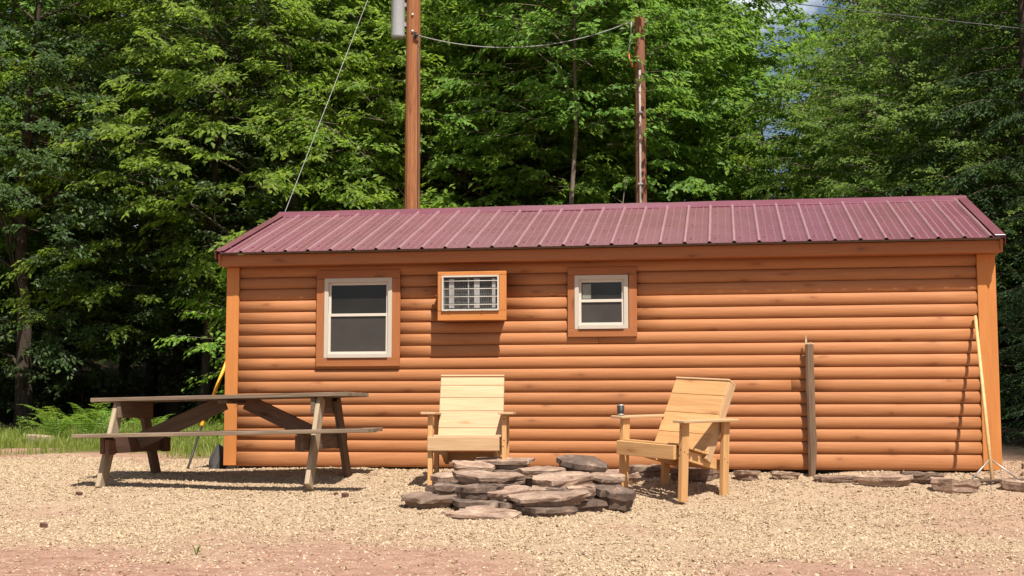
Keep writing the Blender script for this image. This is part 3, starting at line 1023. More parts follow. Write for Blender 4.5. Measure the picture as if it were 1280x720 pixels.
pit_c = (3.22, -2.35)
pit = thing('fire_pit', (pit_c[0], pit_c[1], 0), 'ring shaped fire pit of stacked purple grey slate stones on the gravel', 'fire pit')
S, D_ = M['stone'], M['dark_stone']
PIT = [  # x, y, z centre, size x, y, z, rot, mat, tilt x, tilt y, pointed
    (2.53, -2.60, -.030, .46, .40, .085, .1, S, .03, .04, 0),
    (2.42, -2.58, -.105, .34, .30, .075, .5, D_, 0, 0, 0),
    (3.05, -3.08, -.105, .52, .36, .070, -.1, S, .07, .05, 0),
    (3.48, -2.93, -.085, .46, .32, .085, .05, D_, .02, 0, 0),
    (3.49, -2.80, .005, .66, .42, .075, .04, S, .04, -.05, 0),
    (3.54, -2.38, .120, .54, .40, .085, -.06, S, .10, -.03, 0),
    (3.92, -2.40, -.02, .38, .36, .16, .3, D_, .05, .1, .12),
    (3.60, -1.62, .185, .44, .32, .12, -.2, D_, .1, .12, .35),
    (2.94, -2.36, .128, .68, .42, .080, .05, S, .05, .03, 0),
    (2.72, -1.75, .185, .38, .34, .085, .4, S, .04, .05, 0),
    (2.93, -1.50, .215, .58, .34, .080, -.1, S, .02, .02, 0),
    (2.66, -2.36, .035, .34, .36, .105, .2, D_, 0, 0, 0),
    (2.92, -2.58, .030, .36, .30, .115, -.2, D_, .03, .02, 0),
    (3.17, -2.62, .030, .40, .30, .085, .12, S, .08, -.06, 0),
    (3.39, -2.58, .050, .20, .24, .060, 0, S, 0, 0, 0),
    (3.52, -2.56, .050, .22, .26, .055, .3, D_, 0, 0, 0),
    (3.68, -2.48, .050, .26, .28, .085, -.1, S, .02, 0, 0),
    (2.95, -2.68, -.065, .50, .36, .105, .1, D_, 0, 0, 0),
    (3.28, -1.78, .165, .44, .30, .060, .15, S, .03, 0, 0),
    (3.25, -2.72, -.075, .40, .34, .10, .3, D_, 0, 0, 0),
    (2.62, -2.02, .10, .42, .40, .10, -.4, S, .02, .03, 0),
    (2.60, -2.05, .0, .46, .42, .11, .6, D_, 0, 0, 0),
    (2.70, -1.72, .08, .46, .36, .12, .2, D_, 0, 0, 0),
    (3.02, -1.55, .10, .56, .34, .13, 0, D_, 0, 0, 0),
    (3.36, -1.66, .07, .50, .36, .13, .2, D_, 0, 0, 0),
    (3.78, -1.92, .085, .46, .38, .11, -.5, S, 0, .04, 0),
    (3.76, -1.96, -.02, .50, .42, .12, .2, D_, 0, 0, 0),
    (3.70, -2.62, -.07, .36, .34, .11, .4, D_, 0, 0, 0),
    (3.86, -2.20, .11, .28, .26, .06, .4, S, .05, .05, 0),
    (3.10, -2.92, -.10, .14, .12, .05, .4, S, 0, 0, 0),
    (2.74, -2.86, -.115, .12, .10, .05, .9, S, 0, 0, 0),
]
for k, (x, y, z, sx, sy, sz, rz, m, tx, ty, pk) in enumerate(PIT):
    stone('stone', 40 + k, (x - pit_c[0], y - pit_c[1], z), (sx * 1.08, sy * 1.08, sz * 1.1), rz, m, pit, (tx + (.09 if m is S else .03), ty), pk, .19)

WS = [  # flat stones along the foot of the wall: x, y, z, sx, sy, sz, label
    (3.84, -.70, .085, .38, .26, .12, 'rough reddish stone right behind the fire pit'),
    (4.07, -.32, .105, .34, .24, .11, 'small brown stone half hidden by the angled chair'),
    (4.50, -.50, .090, .54, .34, .12, 'broad pinkish slab stone underneath the angled chair by the wall'),
    (4.96, -.50, .085, .27, .24, .10, 'short squared stone just right of the angled chair'),
    (5.31, -.46, .068, .27, .22, .07, 'low flat stone just left of the broken post'),
    (5.76, -.62, .045, .44, .26, .05, 'thin pale slab stone just right of the broken post'),
    (6.13, -.78, .005, .52, .28, .10, 'long purplish flat stone in the row edging the gravel'),
    (6.46, -.60, .035, .38, .28, .08, 'stone set behind the row with a dark hollow under it'),
    (6.68, -.94, -.010, .42, .26, .12, 'blocky grey brown stone near the head of the rake'),
    (7.22, -.92, .0, .34, .24, .09, 'dark stone in front of the right end of the rake head'),
]
for k, (x, y, z, sx, sy, sz, lb) in enumerate(WS):
    z = G(x, y) + sz * .28
    o = stone('flat_stone', 90 + k, (x, y, z), (sx * 1.12, sy * 1.1, sz * 1.1), _rng.uniform(-.25, .25), M['stone'], None, (_rng.uniform(-.05, .1), _rng.uniform(-.06, .06)), 0, .2)
    tag(o, lb, 'stone', 'flat stones along the foot of the cabin wall')

o = stone('mound', 130, (-5.35, 6.0, G(-5.35, 6.0) - .02), (.55, .4, .22), .2, plain('tan_dirt', (.27, .20, .13), .9, nscale=8, namt=.35, bumps=.5), None, (0, 0), .15)  # tan dirt mound, shaped with the stone mesh
tag(o, 'low tan boulder in the grass under the ferns at the left', 'mound')
for x, y, s_, lb in ((.11, -4.0, .055, 'dark clod of dirt alone on the gravel at the left'), (1.75, -2.2, .06, 'reddish dirt clod on the gravel right of the picnic table'),
                     (1.62, -2.05, .04, 'small dirt clod beside the larger reddish clod'), (-.55, -2.2, .05, 'dark dirt clod left of the front left table foot')):
    o = stone('dirt_clod', int(abs(x * 100)) + 7, (x, y, G(x, y) + s_ * .25), (s_ * 1.3, s_ * .9, s_ * .6), .5, M['clod'], None, (.1, .1), .2, .3)
    tag(o, lb, 'clod')

for k, (x, y, s_) in enumerate(((7.52, -.42, .10), (7.70, -.28, .13), (7.42, -.22, .08), (7.62, -.62, .09), (7.86, -.50, .12), (7.34, -.52, .06))):
    o = stone('rubble_stone', 300 + k, (x, y, G(x, y) + s_ * .15), (s_ * 1.3, s_ * 1.1, s_ * .7), k * .8, M['stone'], None, (.1, .1), .1, .25)
    tag(o, 'small rough stone in the dirt bank right of the rake', 'stone', 'rubble in the dirt bank beside the right corner')

# ---------------------------------------------------------------- post, rake, tools
def broken_post():
    t = thing('broken_post', (5.565, -.095, .04), 'grey weathered board post with a splintered top standing in front of the wall', 'post')
    zs = [-.15, .02, .18, .34, .5, .68, .86, 1.02, 1.16, 1.245]
    hwid = [.030, .033, .040, .046, .045, .043, .043, .043, .044, .044]
    cx = [-.004, .0, .006, .012, .006, .004, .002, .0, .0, .002]
    V, F = [], []
    m = 8
    for z, h, c in zip(zs, hwid, cx):
        h *= .90
        for q in range(m):
            a_ = (q + .5) / m * 2 * math.pi + math.pi
            V.append((c + h * 1.04 * math.cos(a_) * (1 + .06 * math.sin(z * 9 + q * 2)), .030 * math.sin(a_), z))
    n = len(zs)
    for i in range(n - 1):
        for j in range(m):
            j2 = (j + 1) % m
            F.append((i * m + j, i * m + j2, (i + 1) * m + j2, (i + 1) * m + j))
    b = (n - 1) * m
    F.append(tuple(reversed(range(m))))
    F.append(tuple(range(b, b + m)))
    # mesh axis: grain material runs along local X, so the post is built along X and stood up
    me = bpy.data.meshes.new('board'); me.from_pydata([(z, y, -x) for x, y, z in V], [], F); me.materials.append(M['post_grey'])
    o = link('board', me, t); o.rotation_euler = (0, R(-90), 0)
    # splinters left where it broke
    for k, (xa, xb, hgt, lean) in enumerate(((-.040, -.018, .085, .002), (-.016, .004, .012, .0), (.002, .02, .022, .003), (.022, .044, .010, .0), (-.034, -.028, .035, -.004))):
        ya, yb = (-.016, .014) if k != 4 else (-.019, -.008)
        V = [(xa, ya, 1.243), (xb, ya, 1.243), (xb, yb, 1.243), (xa, yb, 1.243), ((xa + xb) / 2 - .005 + lean, (ya + yb) / 2, 1.246 + hgt), ((xa + xb) / 2 + .004 + lean, (ya + yb) / 2 + .004, 1.246 + hgt * .93)]
        F = [(0, 1, 5, 4), (1, 2, 5), (2, 3, 4, 5), (3, 0, 4)]
        me = bpy.data.meshes.new('splinter'); me.from_pydata(V, [], F); me.materials.append(M['fadedwood'])
        link('splinter', me, t)
broken_post()

def rake():
    t = thing('landscape_rake', (7.03, -.74, .055), 'long handled landscape rake leaning on the right corner of the cabin', 'rake')
    hd = Vector((.0, .0, .02))
    top = Vector((.028, .685, 1.478))
    tube_obj('handle', [tuple(hd), tuple(hd.lerp(top, .5)), tuple(top)], [.017, .016, .014], M['handle'], t, 8)
    dirv = Vector((1, .18, .028)).normalized()
    a, b = hd + dirv * -.30, hd + dirv * .62
    beam('rake_head', tuple(a), tuple(b), .030, .022, (0, -.3, 1), M['old_stain'], t)
    pt = hd.lerp(top, .125)
    for s in (-.19, .23):
        q = hd + dirv * s
        tube_obj('brace', [tuple(pt), tuple(q)], .007, M['greysteel'], t, 6)
    for k in range(24):
        p = a.lerp(b, (k + .5) / 24)
        tube_obj('tooth', [(p.x, p.y, p.z - .010), (p.x, p.y - .022, p.z - .05)], [.005, .003], M['darksteel'], t, 4)
rake()

def shovel():
    t = thing('shovel', (-.30, .16, G(-.3, .16)), 'dark shovel with its blade on the gravel at the left cabin corner', 'shovel')
    # blade: a curved dish, leaning
    V, F = [], []
    nu, nv = 7, 6
    for i in range(nu):
        u = i / (nu - 1)
        for j in range(nv):
            v_ = j / (nv - 1)
            wdt = .10 * (1 - .55 * max(0, (v_ - .55) / .45) ** 2)
            x = (u - .5) * 2 * wdt
            V.append((x, .07 * (1 - v_) - .03 * (1 - (2 * u - 1) ** 2), .26 * (1 - v_) - .02))
    for i in range(nu - 1):
        for j in range(nv - 1):
            a = i * nv + j
            F.append((a, a + nv, a + nv + 1, a + 1))
    nb = len(V)
    V += [(x, y + .004, z) for x, y, z in V]
    F += [tuple(q + nb for q in reversed(f)) for f in F]
    me = bpy.data.meshes.new('blade'); me.from_pydata(V, [], F); me.materials.append(M['darksteel'])
    bl = link('blade', me, t); bl.rotation_euler = (0, R(28), R(20))
    tube_obj('socket', [(.11, .06, .19), (.135, .09, .30), (.118, .14, .42)], [.016, .018, .016], M['darksteel'], t)
    tube_obj('handle', [(.118, .14, .42), (.10, .22, .80), (.09, .30, 1.12)], [.015, .015, .015], M['old_stain'], t)
shovel()

# ---------------------------------------------------------------- utility poles and wires
def pole_mesh(h, r0, r1, mat, lean=(0, 0), sides=14):
    """built along X so the wood grain follows the length, stood up by its object"""
    n = 9
    pts = [(h * i / (n - 1), 0, 0) for i in range(n)]
    rad = [r0 + (r1 - r0) * i / (n - 1) for i in range(n)]
    V, F = tube(pts, rad, sides)
    return mesh_np('pole', V, F, mat, smooth=False)
def stand(o): o.rotation_euler = (0, R(-90), 0)

p1 = thing('utility_pole', (-.62, 10.0, G(-.62, 10)), 'thick brown utility pole carrying a grey transformer can', 'utility pole', 'wooden poles behind the cabin')
o = link('pole', pole_mesh(10.3, .152, .116, M['polewood']), p1); stand(o)
for z in (7.72 - .33, 7.42 - .33, 8.3 - .33):
    tube_obj('bolt', [(.02, -.150, z), (.02, -.115, z)], [.022, .014], M['porcelain'], p1, 8)
# cable clamp with its little bracket
box_obj('clamp', (.045, -.165, 6.96), (.095, -.110, 7.06), M['darksteel'], p1)
tube_obj('insulator', [(.07, -.165, 7.01), (.13, -.15, 7.01)], [.030, .022], M['cable'], p1, 8)
# ground wire down the pole
tube_obj('ground_wire', [(.105, -.085, 7.0), (.112, -.085, 6.2), (.118, -.078, 5.0), (.122, -.08, 3.0), (.13, -.085, .2)], .009, M['cable'], p1, 5)

tr = thing('transformer', (-.885, 9.93, 7.315), 'grey cylindrical transformer can hanging on the thick pole', 'transformer')
lathe_obj('tank', [(0, .03), (.095, .0), (.118, .03), (.124, .06), (.124, .74), (.128, .75), (.128, .78), (.10, .80), (.06, .84), (0, .85)], M['transformer'], tr, 24)
lathe_obj('lid_band', [(.1285, .715), (.134, .716), (.134, .755), (.1285, .756)], M['greysteel'], tr, 24)
for z in (.22, .58):
    box_obj('bracket', (.11, -.02, z), (.155, .03, z + .07), M['greysteel'], tr)
lathe_obj('bushing', [(.03, .84), (.045, .86), (.03, .90), (.045, .93), (.03, .97), (.02, 1.02), (0, 1.02)], M['porcelain'], tr, 12)

p2 = thing('service_pole', (3.36, 11.0, G(3.36, 11)), 'slimmer bare topped pole with a grey conduit running down it', 'utility pole', 'wooden poles behind the cabin')
zt2 = 7.93 - G(3.36, 11)
o = link('pole', pole_mesh(zt2, .112, .092, M['polewood2']), p2); stand(o)
for z in (.22, .36, .48, .60, .86):
    tube_obj('bolt_hole', [(-.01, -.0975, zt2 - z), (-.01, -.088, zt2 - z)], .013, M['cable'], p2, 6)
tube_obj('conduit', [(.0, -.118, .1), (.0, -.122, 2.0), (-.008, -.118, 4.0), (.0, -.118, zt2 - 1.08)], .021, M['conduit'], p2, 8)
tube_obj('weatherhead', [(.0, -.118, zt2 - 1.085), (.0, -.13, zt2 - .99), (-.02, -.16, zt2 - .95), (-.05, -.17, zt2 - .965)], [.034, .037, .034, .026], M['conduit'], p2, 8)
for z in (zt2 - 1.9, zt2 - 3.2):
    box_obj('conduit_strap', (-.045, -.150, z), (.045, -.085, z + .03), M['greysteel'], p2)
tube_obj('drip_loop', [(-.03, -.16, zt2 - .97), (-.06, -.16, zt2 - 1.06), (-.13, -.15, zt2 - 1.05), (-.18, -.14, zt2 - .92), (-.19, -.13, zt2 - .80)], .015, M['cable_red'], p2, 6)
tube_obj('drop_wire', [(-.19, -.13, zt2 - .82), (-.175, -.12, zt2 - .62), (-.15, -.11, zt2 - .40), (-.14, -.10, zt2 - .21)], .014, M['wire'], p2, 6)
tube_obj('drop_wire', [(-.195, -.13, zt2 - .80), (-.19, -.12, zt2 - .68)], .022, M['cable'], p2, 6)
tube_obj('anchor', [(-.16, -.10, zt2 - .205), (-.09, -.03, zt2 - .20), (.12, .0, zt2 - .20)], .016, M['greysteel'], p2, 6)

def sag(a, b, s, n=24):
    a, b = np.array(a, float), np.array(b, float)
    t = np.linspace(0, 1, n)[:, None]
    p = a + (b - a) * t
    p[:, 2] -= s * 4 * (t * (1 - t))[:, 0]
    return p
a_, b_ = (-.50, 9.85, 7.34), (3.22, 10.9, 7.73)
o = tube_obj('service_cable', sag(a_, b_, .34), .0095, M['wire'], None, 6)
tag(o, 'grey service cable sagging between the two wooden poles', 'cable')
ga, gt = Vector((-.625, .16, .06)), Vector((-.69, 9.87, 9.95))
guy = thing('guy_wire', ga, 'pale guy wire from the thick pole, its yellow guard beside the left cabin corner', 'wire')
gd = gt - ga
tube_obj('anchor_rod', [(0, 0, -.1), tuple(gd * .048)], .013, M['darksteel'], guy, 8)
tube_obj('guard', [tuple(gd * .046), tuple(gd * .235)], .019, M['yellow'], guy, 10)
tube_obj('strand', [tuple(gd * .04), tuple(gd)], .0048, M['wire'], guy, 6)
o = tube_obj('power_line', sag((-.55, 9.92, 8.78), (14.5, 10.5, 6.45), .06, 40), .009, M['cable'], None, 6)
tag(o, 'thin dark power line crossing the treetops at the upper right', 'power line')

# ---------------------------------------------------------------- gravel
def make_gravel():
    rs = np.random.RandomState(21)
    n = 560000
    x = rs.uniform(-4.6, 10.5, n); y = -8.3 + 11.5 * rs.uniform(0, 1, n)
    # keep what the yard could show from about here
    cxn, dd = 4.781 - .159 * (y + 12.714), (y + 12.714)
    inv = np.abs(x - cxn) < dd * .385 + .9
    m = gravel_mask(x, y)
    clump = .75 + .25 * smoothnoise(x, y, 17, 5)
    keep = inv & (rs.uniform(0, 1, n) < np.clip(m * clump, np.where(y < -4, .08, .03), 1)) & ((y < 0) | (x < -.1) | (x > 7.25))
    x, y = x[keep], y[keep]
    n = len(x)
    s = np.clip(rs.lognormal(math.log(.0072), .30, n), .004, .015)
    far = (y > 0)
    z = g(x, y) + s * .18
    sc = np.stack([s * rs.uniform(.8, 1.5, n), s * rs.uniform(.7, 1.15, n), s * rs.uniform(.5, .85, n)], 1)
    B = np.array([(1, 0, 0), (-1, 0, 0), (0, 1, 0), (0, -1, 0), (0, 0, 1), (0, 0, -1)], float)
    F0 = np.array([(0, 2, 4), (2, 1, 4), (1, 3, 4), (3, 0, 4), (2, 0, 5), (1, 2, 5), (3, 1, 5), (0, 3, 5)], dtype=np.int32)
    P = B[None] * 1.0 + rs.uniform(-.42, .42, (n, 6, 3))
    P = P * sc[:, None, :]
    # random rotation: tilt a little, spin fully
    a = rs.uniform(0, 2 * np.pi, n); ti = rs.normal(0, .45, n); tj = rs.normal(0, .45, n)
    px, py, pz = P[..., 0], P[..., 1], P[..., 2]
    py, pz = py * np.cos(ti)[:, None] - pz * np.sin(ti)[:, None], py * np.sin(ti)[:, None] + pz * np.cos(ti)[:, None]
    px, pz = px * np.cos(tj)[:, None] + pz * np.sin(tj)[:, None], -px * np.sin(tj)[:, None] + pz * np.cos(tj)[:, None]
    px, py = px * np.cos(a)[:, None] - py * np.sin(a)[:, None], px * np.sin(a)[:, None] + py * np.cos(a)[:, None]
    V = np.stack([px + x[:, None], py + y[:, None], pz + z[:, None]], -1).reshape(-1, 3)
    F = (F0[None] + (np.arange(n) * 6)[:, None, None]).reshape(-1, 3)
    o = link('gravel', mesh_np('gravel', V, F, M['pebble']))
    tag(o, 'loose tan crushed gravel spread over the yard', None, None, 'stuff')
    return n
n_peb = make_gravel()

def make_crumbs():
    rs = np.random.RandomState(23)
    n = 110000
    x = rs.uniform(-4.6, 10.5, n); y = rs.uniform(-8.3, .3, n)
    inv = np.abs(x - (4.781 - .159 * (y + 12.714))) < (y + 12.714) * .385 + .9
    m = 1 - gravel_mask(x, y)
    keep = inv & (rs.uniform(0, 1, n) < np.clip(m * (.5 + .6 * smoothnoise(x, y, 29, 7)), 0, 1)) & ((y < -.15) | (x > 7.3) | (x < -.2))
    x, y = x[keep], y[keep]; n = len(x)
    s = np.clip(rs.lognormal(math.log(.0055), .45, n), .003, .020)
    P = np.array([(1, 0, 0), (-.5, .87, 0), (-.5, -.87, 0), (0, 0, .9)])[None] * (1 + rs.uniform(-.4, .4, (n, 4, 3)))
    a = rs.uniform(0, 6.28, n)
    px = P[..., 0] * np.cos(a)[:, None] - P[..., 1] * np.sin(a)[:, None]
    py = P[..., 0] * np.sin(a)[:, None] + P[..., 1] * np.cos(a)[:, None]
    V = np.stack([px * s[:, None] + x[:, None], py * s[:, None] + y[:, None], P[..., 2] * s[:, None] + (g(x, y) - .001)[:, None]], -1).reshape(-1, 3)
    F0 = np.array([(0, 1, 3), (1, 2, 3), (2, 0, 3)], dtype=np.int32)
    F = (F0[None] + (np.arange(n) * 4)[:, None, None]).reshape(-1, 3)
    o = link('dirt_crumbs', mesh_np('dirt_crumbs', V, F, M['crumb']))
    tag(o, 'loose reddish crumbs of dirt on the bare ground', None, None, 'stuff')
make_crumbs()

# ---------------------------------------------------------------- grass, ferns, weeds
def blades(x, y, h, rs, wid=.007):
    n = len(x)
    z = g(x, y)
    a = rs.uniform(0, 2 * np.pi, n)
    lean = rs.uniform(.1, .55, n) * h
    wx, wy = np.cos(a) * wid, np.sin(a) * wid
    b = rs.uniform(0, 2 * np.pi, n)
    lx, ly = np.cos(b) * lean, np.sin(b) * lean
    P = np.zeros((n, 5, 3))
    P[:, 0] = np.stack([x - wx, y - wy, z - .01], 1); P[:, 1] = np.stack([x + wx, y + wy, z - .01], 1)
    P[:, 2] = np.stack([x - wx * .7 + lx * .35, y - wy * .7 + ly * .35, z + h * .6], 1)
    P[:, 3] = np.stack([x + wx * .7 + lx * .35, y + wy * .7 + ly * .35, z + h * .6], 1)
    P[:, 4] = np.stack([x + lx, y + ly, z + h * .95], 1)
    F0 = np.array([(0, 1, 3), (0, 3, 2), (2, 3, 4)], dtype=np.int32)
    F = (F0[None] + (np.arange(n) * 5)[:, None, None]).reshape(-1, 3)
    return P.reshape(-1, 3), F
rs = np.random.RandomState(31)
n = 90000
x = rs.uniform(-10.5, 3.5, n); y = rs.uniform(2.6, 11, n)
k = rs.uniform(0, 1, n) < grass_zone(x, y) * np.clip(.55 + .5 * smoothnoise(x, y, 41, 3.0), .05, 1)
x, y = x[k], y[k]
V, F = blades(x, y, rs.uniform(.05, .20, len(x)) * (1 + .35 * smoothnoise(x, y, 43, 2)), rs)
o = link('grass', mesh_np('grass', V, F, M['grass']))
tag(o, 'short sunlit grass along the edge of the wood', None, None, 'stuff')

def frond_mesh(seed, L=.62):
    rs = np.random.RandomState(seed)
    V, F = [], []
    npair = 24
    pts = []
    for i in range(npair + 1):
        s = i / npair
        pts.append(np.array([0.0 + .03 * math.sin(s * 3 + seed), L * (s * .75 + .1 * s * s), L * (1.05 * s - .62 * s ** 2.3)]))
    Vt, Ft = tube(pts, np.linspace(.004, .0012, npair + 1), 3)
    V += [tuple(v) for v in Vt]; F += [tuple(int(q) for q in f) for f in Ft]
    for i in range(3, npair):
        s = i / npair
        ln = L * .26 * math.sin(math.pi * min(1, s * .93 + .10)) ** .8 * (1.12 - s * .55)
        t_ = pts[i + 1] - pts[i]; t_ /= np.linalg.norm(t_)
        for sd in (-1, 1):
            d = np.array([sd * .92, 0, 0]) + t_ * .38 + np.array([0, 0, rs.uniform(-.35, .02)])
            d /= np.linalg.norm(d)
            wv = np.cross(d, np.cross(d, t_)); wv /= np.linalg.norm(wv) + 1e-9
            wid = L * .017
            p = pts[i]
            b = len(V)
            # toothed pinna: three narrow lobes
            for m in range(3):
                a0, a1 = m / 3 * .95, (m + 1) / 3 + .02
                w0 = wid * (1 - m * .28)
                V += [tuple(p + d * ln * a0), tuple(p + d * ln * (a0 + .18) + wv * w0), tuple(p + d * ln * a1), tuple(p + d * ln * (a0 + .18) - wv * w0)]
                F += [(b, b + 1, b + 2), (b, b + 2, b + 3)]
                b += 4
    me = bpy.data.meshes.new('frond'); me.from_pydata(V, [], F); me.materials.append(M['leaf_f'])
    return me
fronds = [frond_mesh(s) for s in (1, 2, 3)]
FERNS = [(-5.36, 6.5, 1.05, 'tall arching fern right of the tan boulder'), (-4.98, 6.9, 1.15, 'largest fern, in the middle of the fern clump'),
         (-4.55, 6.6, .95, 'fern at the right end of the clump beside the table'), (-3.80, 6.4, .85, 'small fern seen under the picnic table top'),
         (-5.75, 7.2, .8, 'low fern behind the tan boulder')]
for x, y, sc_, lb in FERNS:
    t = thing('fern', (x, y, G(x, y)), lb, 'fern', 'ferns at the edge of the wood')
    nf = 9
    for k in range(nf):
        o = link('frond', fronds[k % 3], t)
        s_ = sc_ * _rng.uniform(.95, 1.35)
        o.scale = (s_, s_, s_)
        o.rotation_euler = (R(_rng.uniform(-6, 22)), R(_rng.uniform(-8, 8)), k / nf * 2 * math.pi + _rng.uniform(-.25, .25))

def leaves_at(P, D, N, L, W_, rs):
    """one folded leaf per row: base P, direction D, normal N"""
    n = len(P)
    D = D / (np.linalg.norm(D, axis=1)[:, None] + 1e-9)
    S_ = np.cross(N, D); S_ /= np.linalg.norm(S_, axis=1)[:, None] + 1e-9
    N = np.cross(D, S_)
    L = L[:, None]; W_ = W_[:, None]
    q = np.empty((n, 4, 3))
    q[:, 0] = P
    q[:, 1] = P + D * L * .45 + S_ * W_ * .5 + N * W_ * .14
    q[:, 2] = P + D * L - N * L * .12
    q[:, 3] = P + D * L * .45 - S_ * W_ * .5 + N * W_ * .14
    F0 = np.array([(0, 2, 1), (0, 3, 2)], dtype=np.int32)
    F = (F0[None] + (np.arange(n) * 4)[:, None, None]).reshape(-1, 3)
    return q.reshape(-1, 3), F

def weed(x, y, h, n, spread, seed, lb, cat='plant', name='weed'):
    rs = np.random.RandomState(seed)
    t = thing(name, (x, y, G(x, y)), lb, cat)
    bf = Buf(); P = []
    for k in range(max(3, n // 12)):
        a = rs.uniform(0, 6.28); ln = h * rs.uniform(.6, 1.1)
        e = np.array([math.cos(a) * spread * rs.uniform(.3, 1), math.sin(a) * spread * rs.uniform(.3, 1), ln])
        pts = [np.zeros(3), e * np.array([.35, .35, .55]), e]
        bf.add(*tube(pts, [.004, .003, .001], 3))
        for i in range(12):
            s = rs.uniform(.25, 1)
            P.append(e * np.array([s * .8, s * .8, s]))
    V, F = bf.get(); link('stem', mesh_np('stem', V, F, M['leaf_f']), t)
    P = np.array(P); m = len(P)
    D = rs.normal(0, 1, (m, 3)); D[:, 2] = rs.uniform(-.3, .4, m)
    N = rs.normal(0, .4, (m, 3)) + np.array([0, -.3, 1])
    V, F = leaves_at(P, D, N, rs.uniform(.05, .1, m) * h * 2, rs.uniform(.025, .045, m) * h * 2, rs)
    o = link('foliage', mesh_np('foliage', V, F, M['leaf_f']), t); o['kind'] = 'stuff'
weed(-6.05, 6.7, .42, 130, .32, 1, 'low bushy weed at the far left below the dark trees')
weed(-6.6, 6.9, .34, 90, .25, 2, 'leafy weed left of the bushy weed at the far left')
weed(1.88, -5.6, .07, 26, .06, 3, 'tiny weed tuft in the dirt at the bottom left')
weed(-3.0, 7.0, .34, 70, .2, 4, 'leafy weed seen between the table legs')

# ---------------------------------------------------------------- trees
def gen_broadleaf(seed, H, Rmax, base_h, nspray, leaf_L, trunk_r, wr=.5, low=.14, flat=1.0, inner=.55, droop=.30, limb_vis=26, wander=.05):
    """trunk + limbs and the leaves of one broadleaf tree: many flat leafy sprays over an uneven crown"""
    rs = np.random.RandomState(seed)
    wd = Buf()
    k = 10
    hh = np.linspace(-.3, H * .9, k)
    off = np.cumsum(rs.normal(0, wander, (k, 2)), axis=0) * H / 10
    off -= off[0]
    tp = np.column_stack([off, hh])
    tr_ = trunk_r * (1 - .92 * np.linspace(0, 1, k) ** .9)
    tr_[0] *= 1.35
    wd.add(*tube(tp, tr_, 9))
    ph = rs.uniform(0, 6.28, 6)
    LP, LD, LN, LS = [], [], [], []
    ends = []
    for i in range(nspray):
        while True:
            t = rs.uniform(0, 1)
            prof = math.sin(math.pi * (low + (.97 - low) * t)) ** .62
            if rs.uniform(0, 1) < prof: break
        az = rs.uniform(0, 2 * math.pi)
        lob = 1 + .26 * math.sin(3 * az + ph[0] + 5 * t) + .18 * math.sin(5 * az - 9 * t + ph[1]) + .17 * math.sin(13 * t + 2 * az + ph[2])
        r = Rmax * prof * lob * (1 - inner * rs.uniform(0, 1) ** 2.0)
        # limbs gather the sprays in tiers
        h = base_h + (H - base_h) * t
        tier = .62
        h = h + .30 * (round((h + .5 * math.sin(az * 2 + ph[3])) / tier) * tier - h)
        cx_, cy_ = np.interp(h, hh, tp[:, 0]), np.interp(h, hh, tp[:, 1])
        p = np.array([cx_ + math.cos(az) * r, cy_ + math.sin(az) * r, h - .10 * r])
        a2 = az + rs.normal(0, .55)
        ax = np.array([math.cos(a2), math.sin(a2), rs.normal(-.10 + .45 * t, .22)]); ax /= np.linalg.norm(ax)
        l = rs.uniform(.40, .95)
        up = np.array([0, 0, 1.0]) + ax * np.array([1, 1, 0]) * .70 + rs.normal(0, .18, 3)
        la = np.cross(up, ax); la /= np.linalg.norm(la)
        if i % max(1, nspray // limb_vis) == 0:
            z0 = max(.4, h - r * rs.uniform(.35, .75))
            q0 = np.array([np.interp(z0, hh, tp[:, 0]), np.interp(z0, hh, tp[:, 1]), z0])
            mid = q0 * .5 + p * .5 + np.array([0, 0, .10 * r])
            wd.add(*tube([q0, mid, p, p + ax * l * .6], [trunk_r * .30 * (1 - .6 * t), trunk_r * .2 * (1 - .5 * t), .010, .004], 5, False))
        tw = [(0.0, 0, l)]
        nside = rs.randint(3, 6)
        for q in range(nside):
            s0 = .10 + .75 * (q + rs.uniform(0, 1)) / nside
            tw.append((s0, (1 if q % 2 else -1) * R(rs.uniform(28, 58)), l * (1 - s0 * .7) * rs.uniform(.45, .75)))
        wd.add(*tube([p - ax * .35, p + ax * l * .5, p + ax * l + np.array([0, 0, -.12 * l])], [.007, .004, .0015], 3, False))
        for s0, ang, tl in tw:
            dv = ax * math.cos(ang) + la * math.sin(ang)
            b = p + ax * l * s0 + np.array([0, 0, -droop * .4 * l]) * s0 ** 2
            nl = max(3, int(tl / .037))
            ss = (np.arange(nl) + rs.uniform(0, 1, nl)) / nl
            P = b + dv * tl * ss[:, None] + np.array([0, 0, -droop * tl]) * (ss ** 2)[:, None] + rs.normal(0, .020, (nl, 3))
            lat = np.cross(up, dv); lat /= np.linalg.norm(lat) + 1e-9
            sgn = np.where(np.arange(nl) % 2 == 0, 1, -1)[:, None]
            th = rs.uniform(.3, 1.1, nl)[:, None]
            D = dv * np.cos(th) + lat * sgn * np.sin(th)
            D[:, 2] += rs.normal(-.42, .26, nl)
            N = up * flat + rs.normal(0, .34, (nl, 3))
            LP.append(P); LD.append(D); LN.append(N)
            LS.append(leaf_L * rs.uniform(.62, 1.2, nl))
    P, D, N, L = np.vstack(LP), np.vstack(LD), np.vstack(LN), np.concatenate(LS)
    lv, lf = leaves_at(P, D, N, L, L * wr * rs.uniform(.85, 1.15, len(L)), rs)
    wv, wf = wd.get()
    return wv, wf, lv, lf

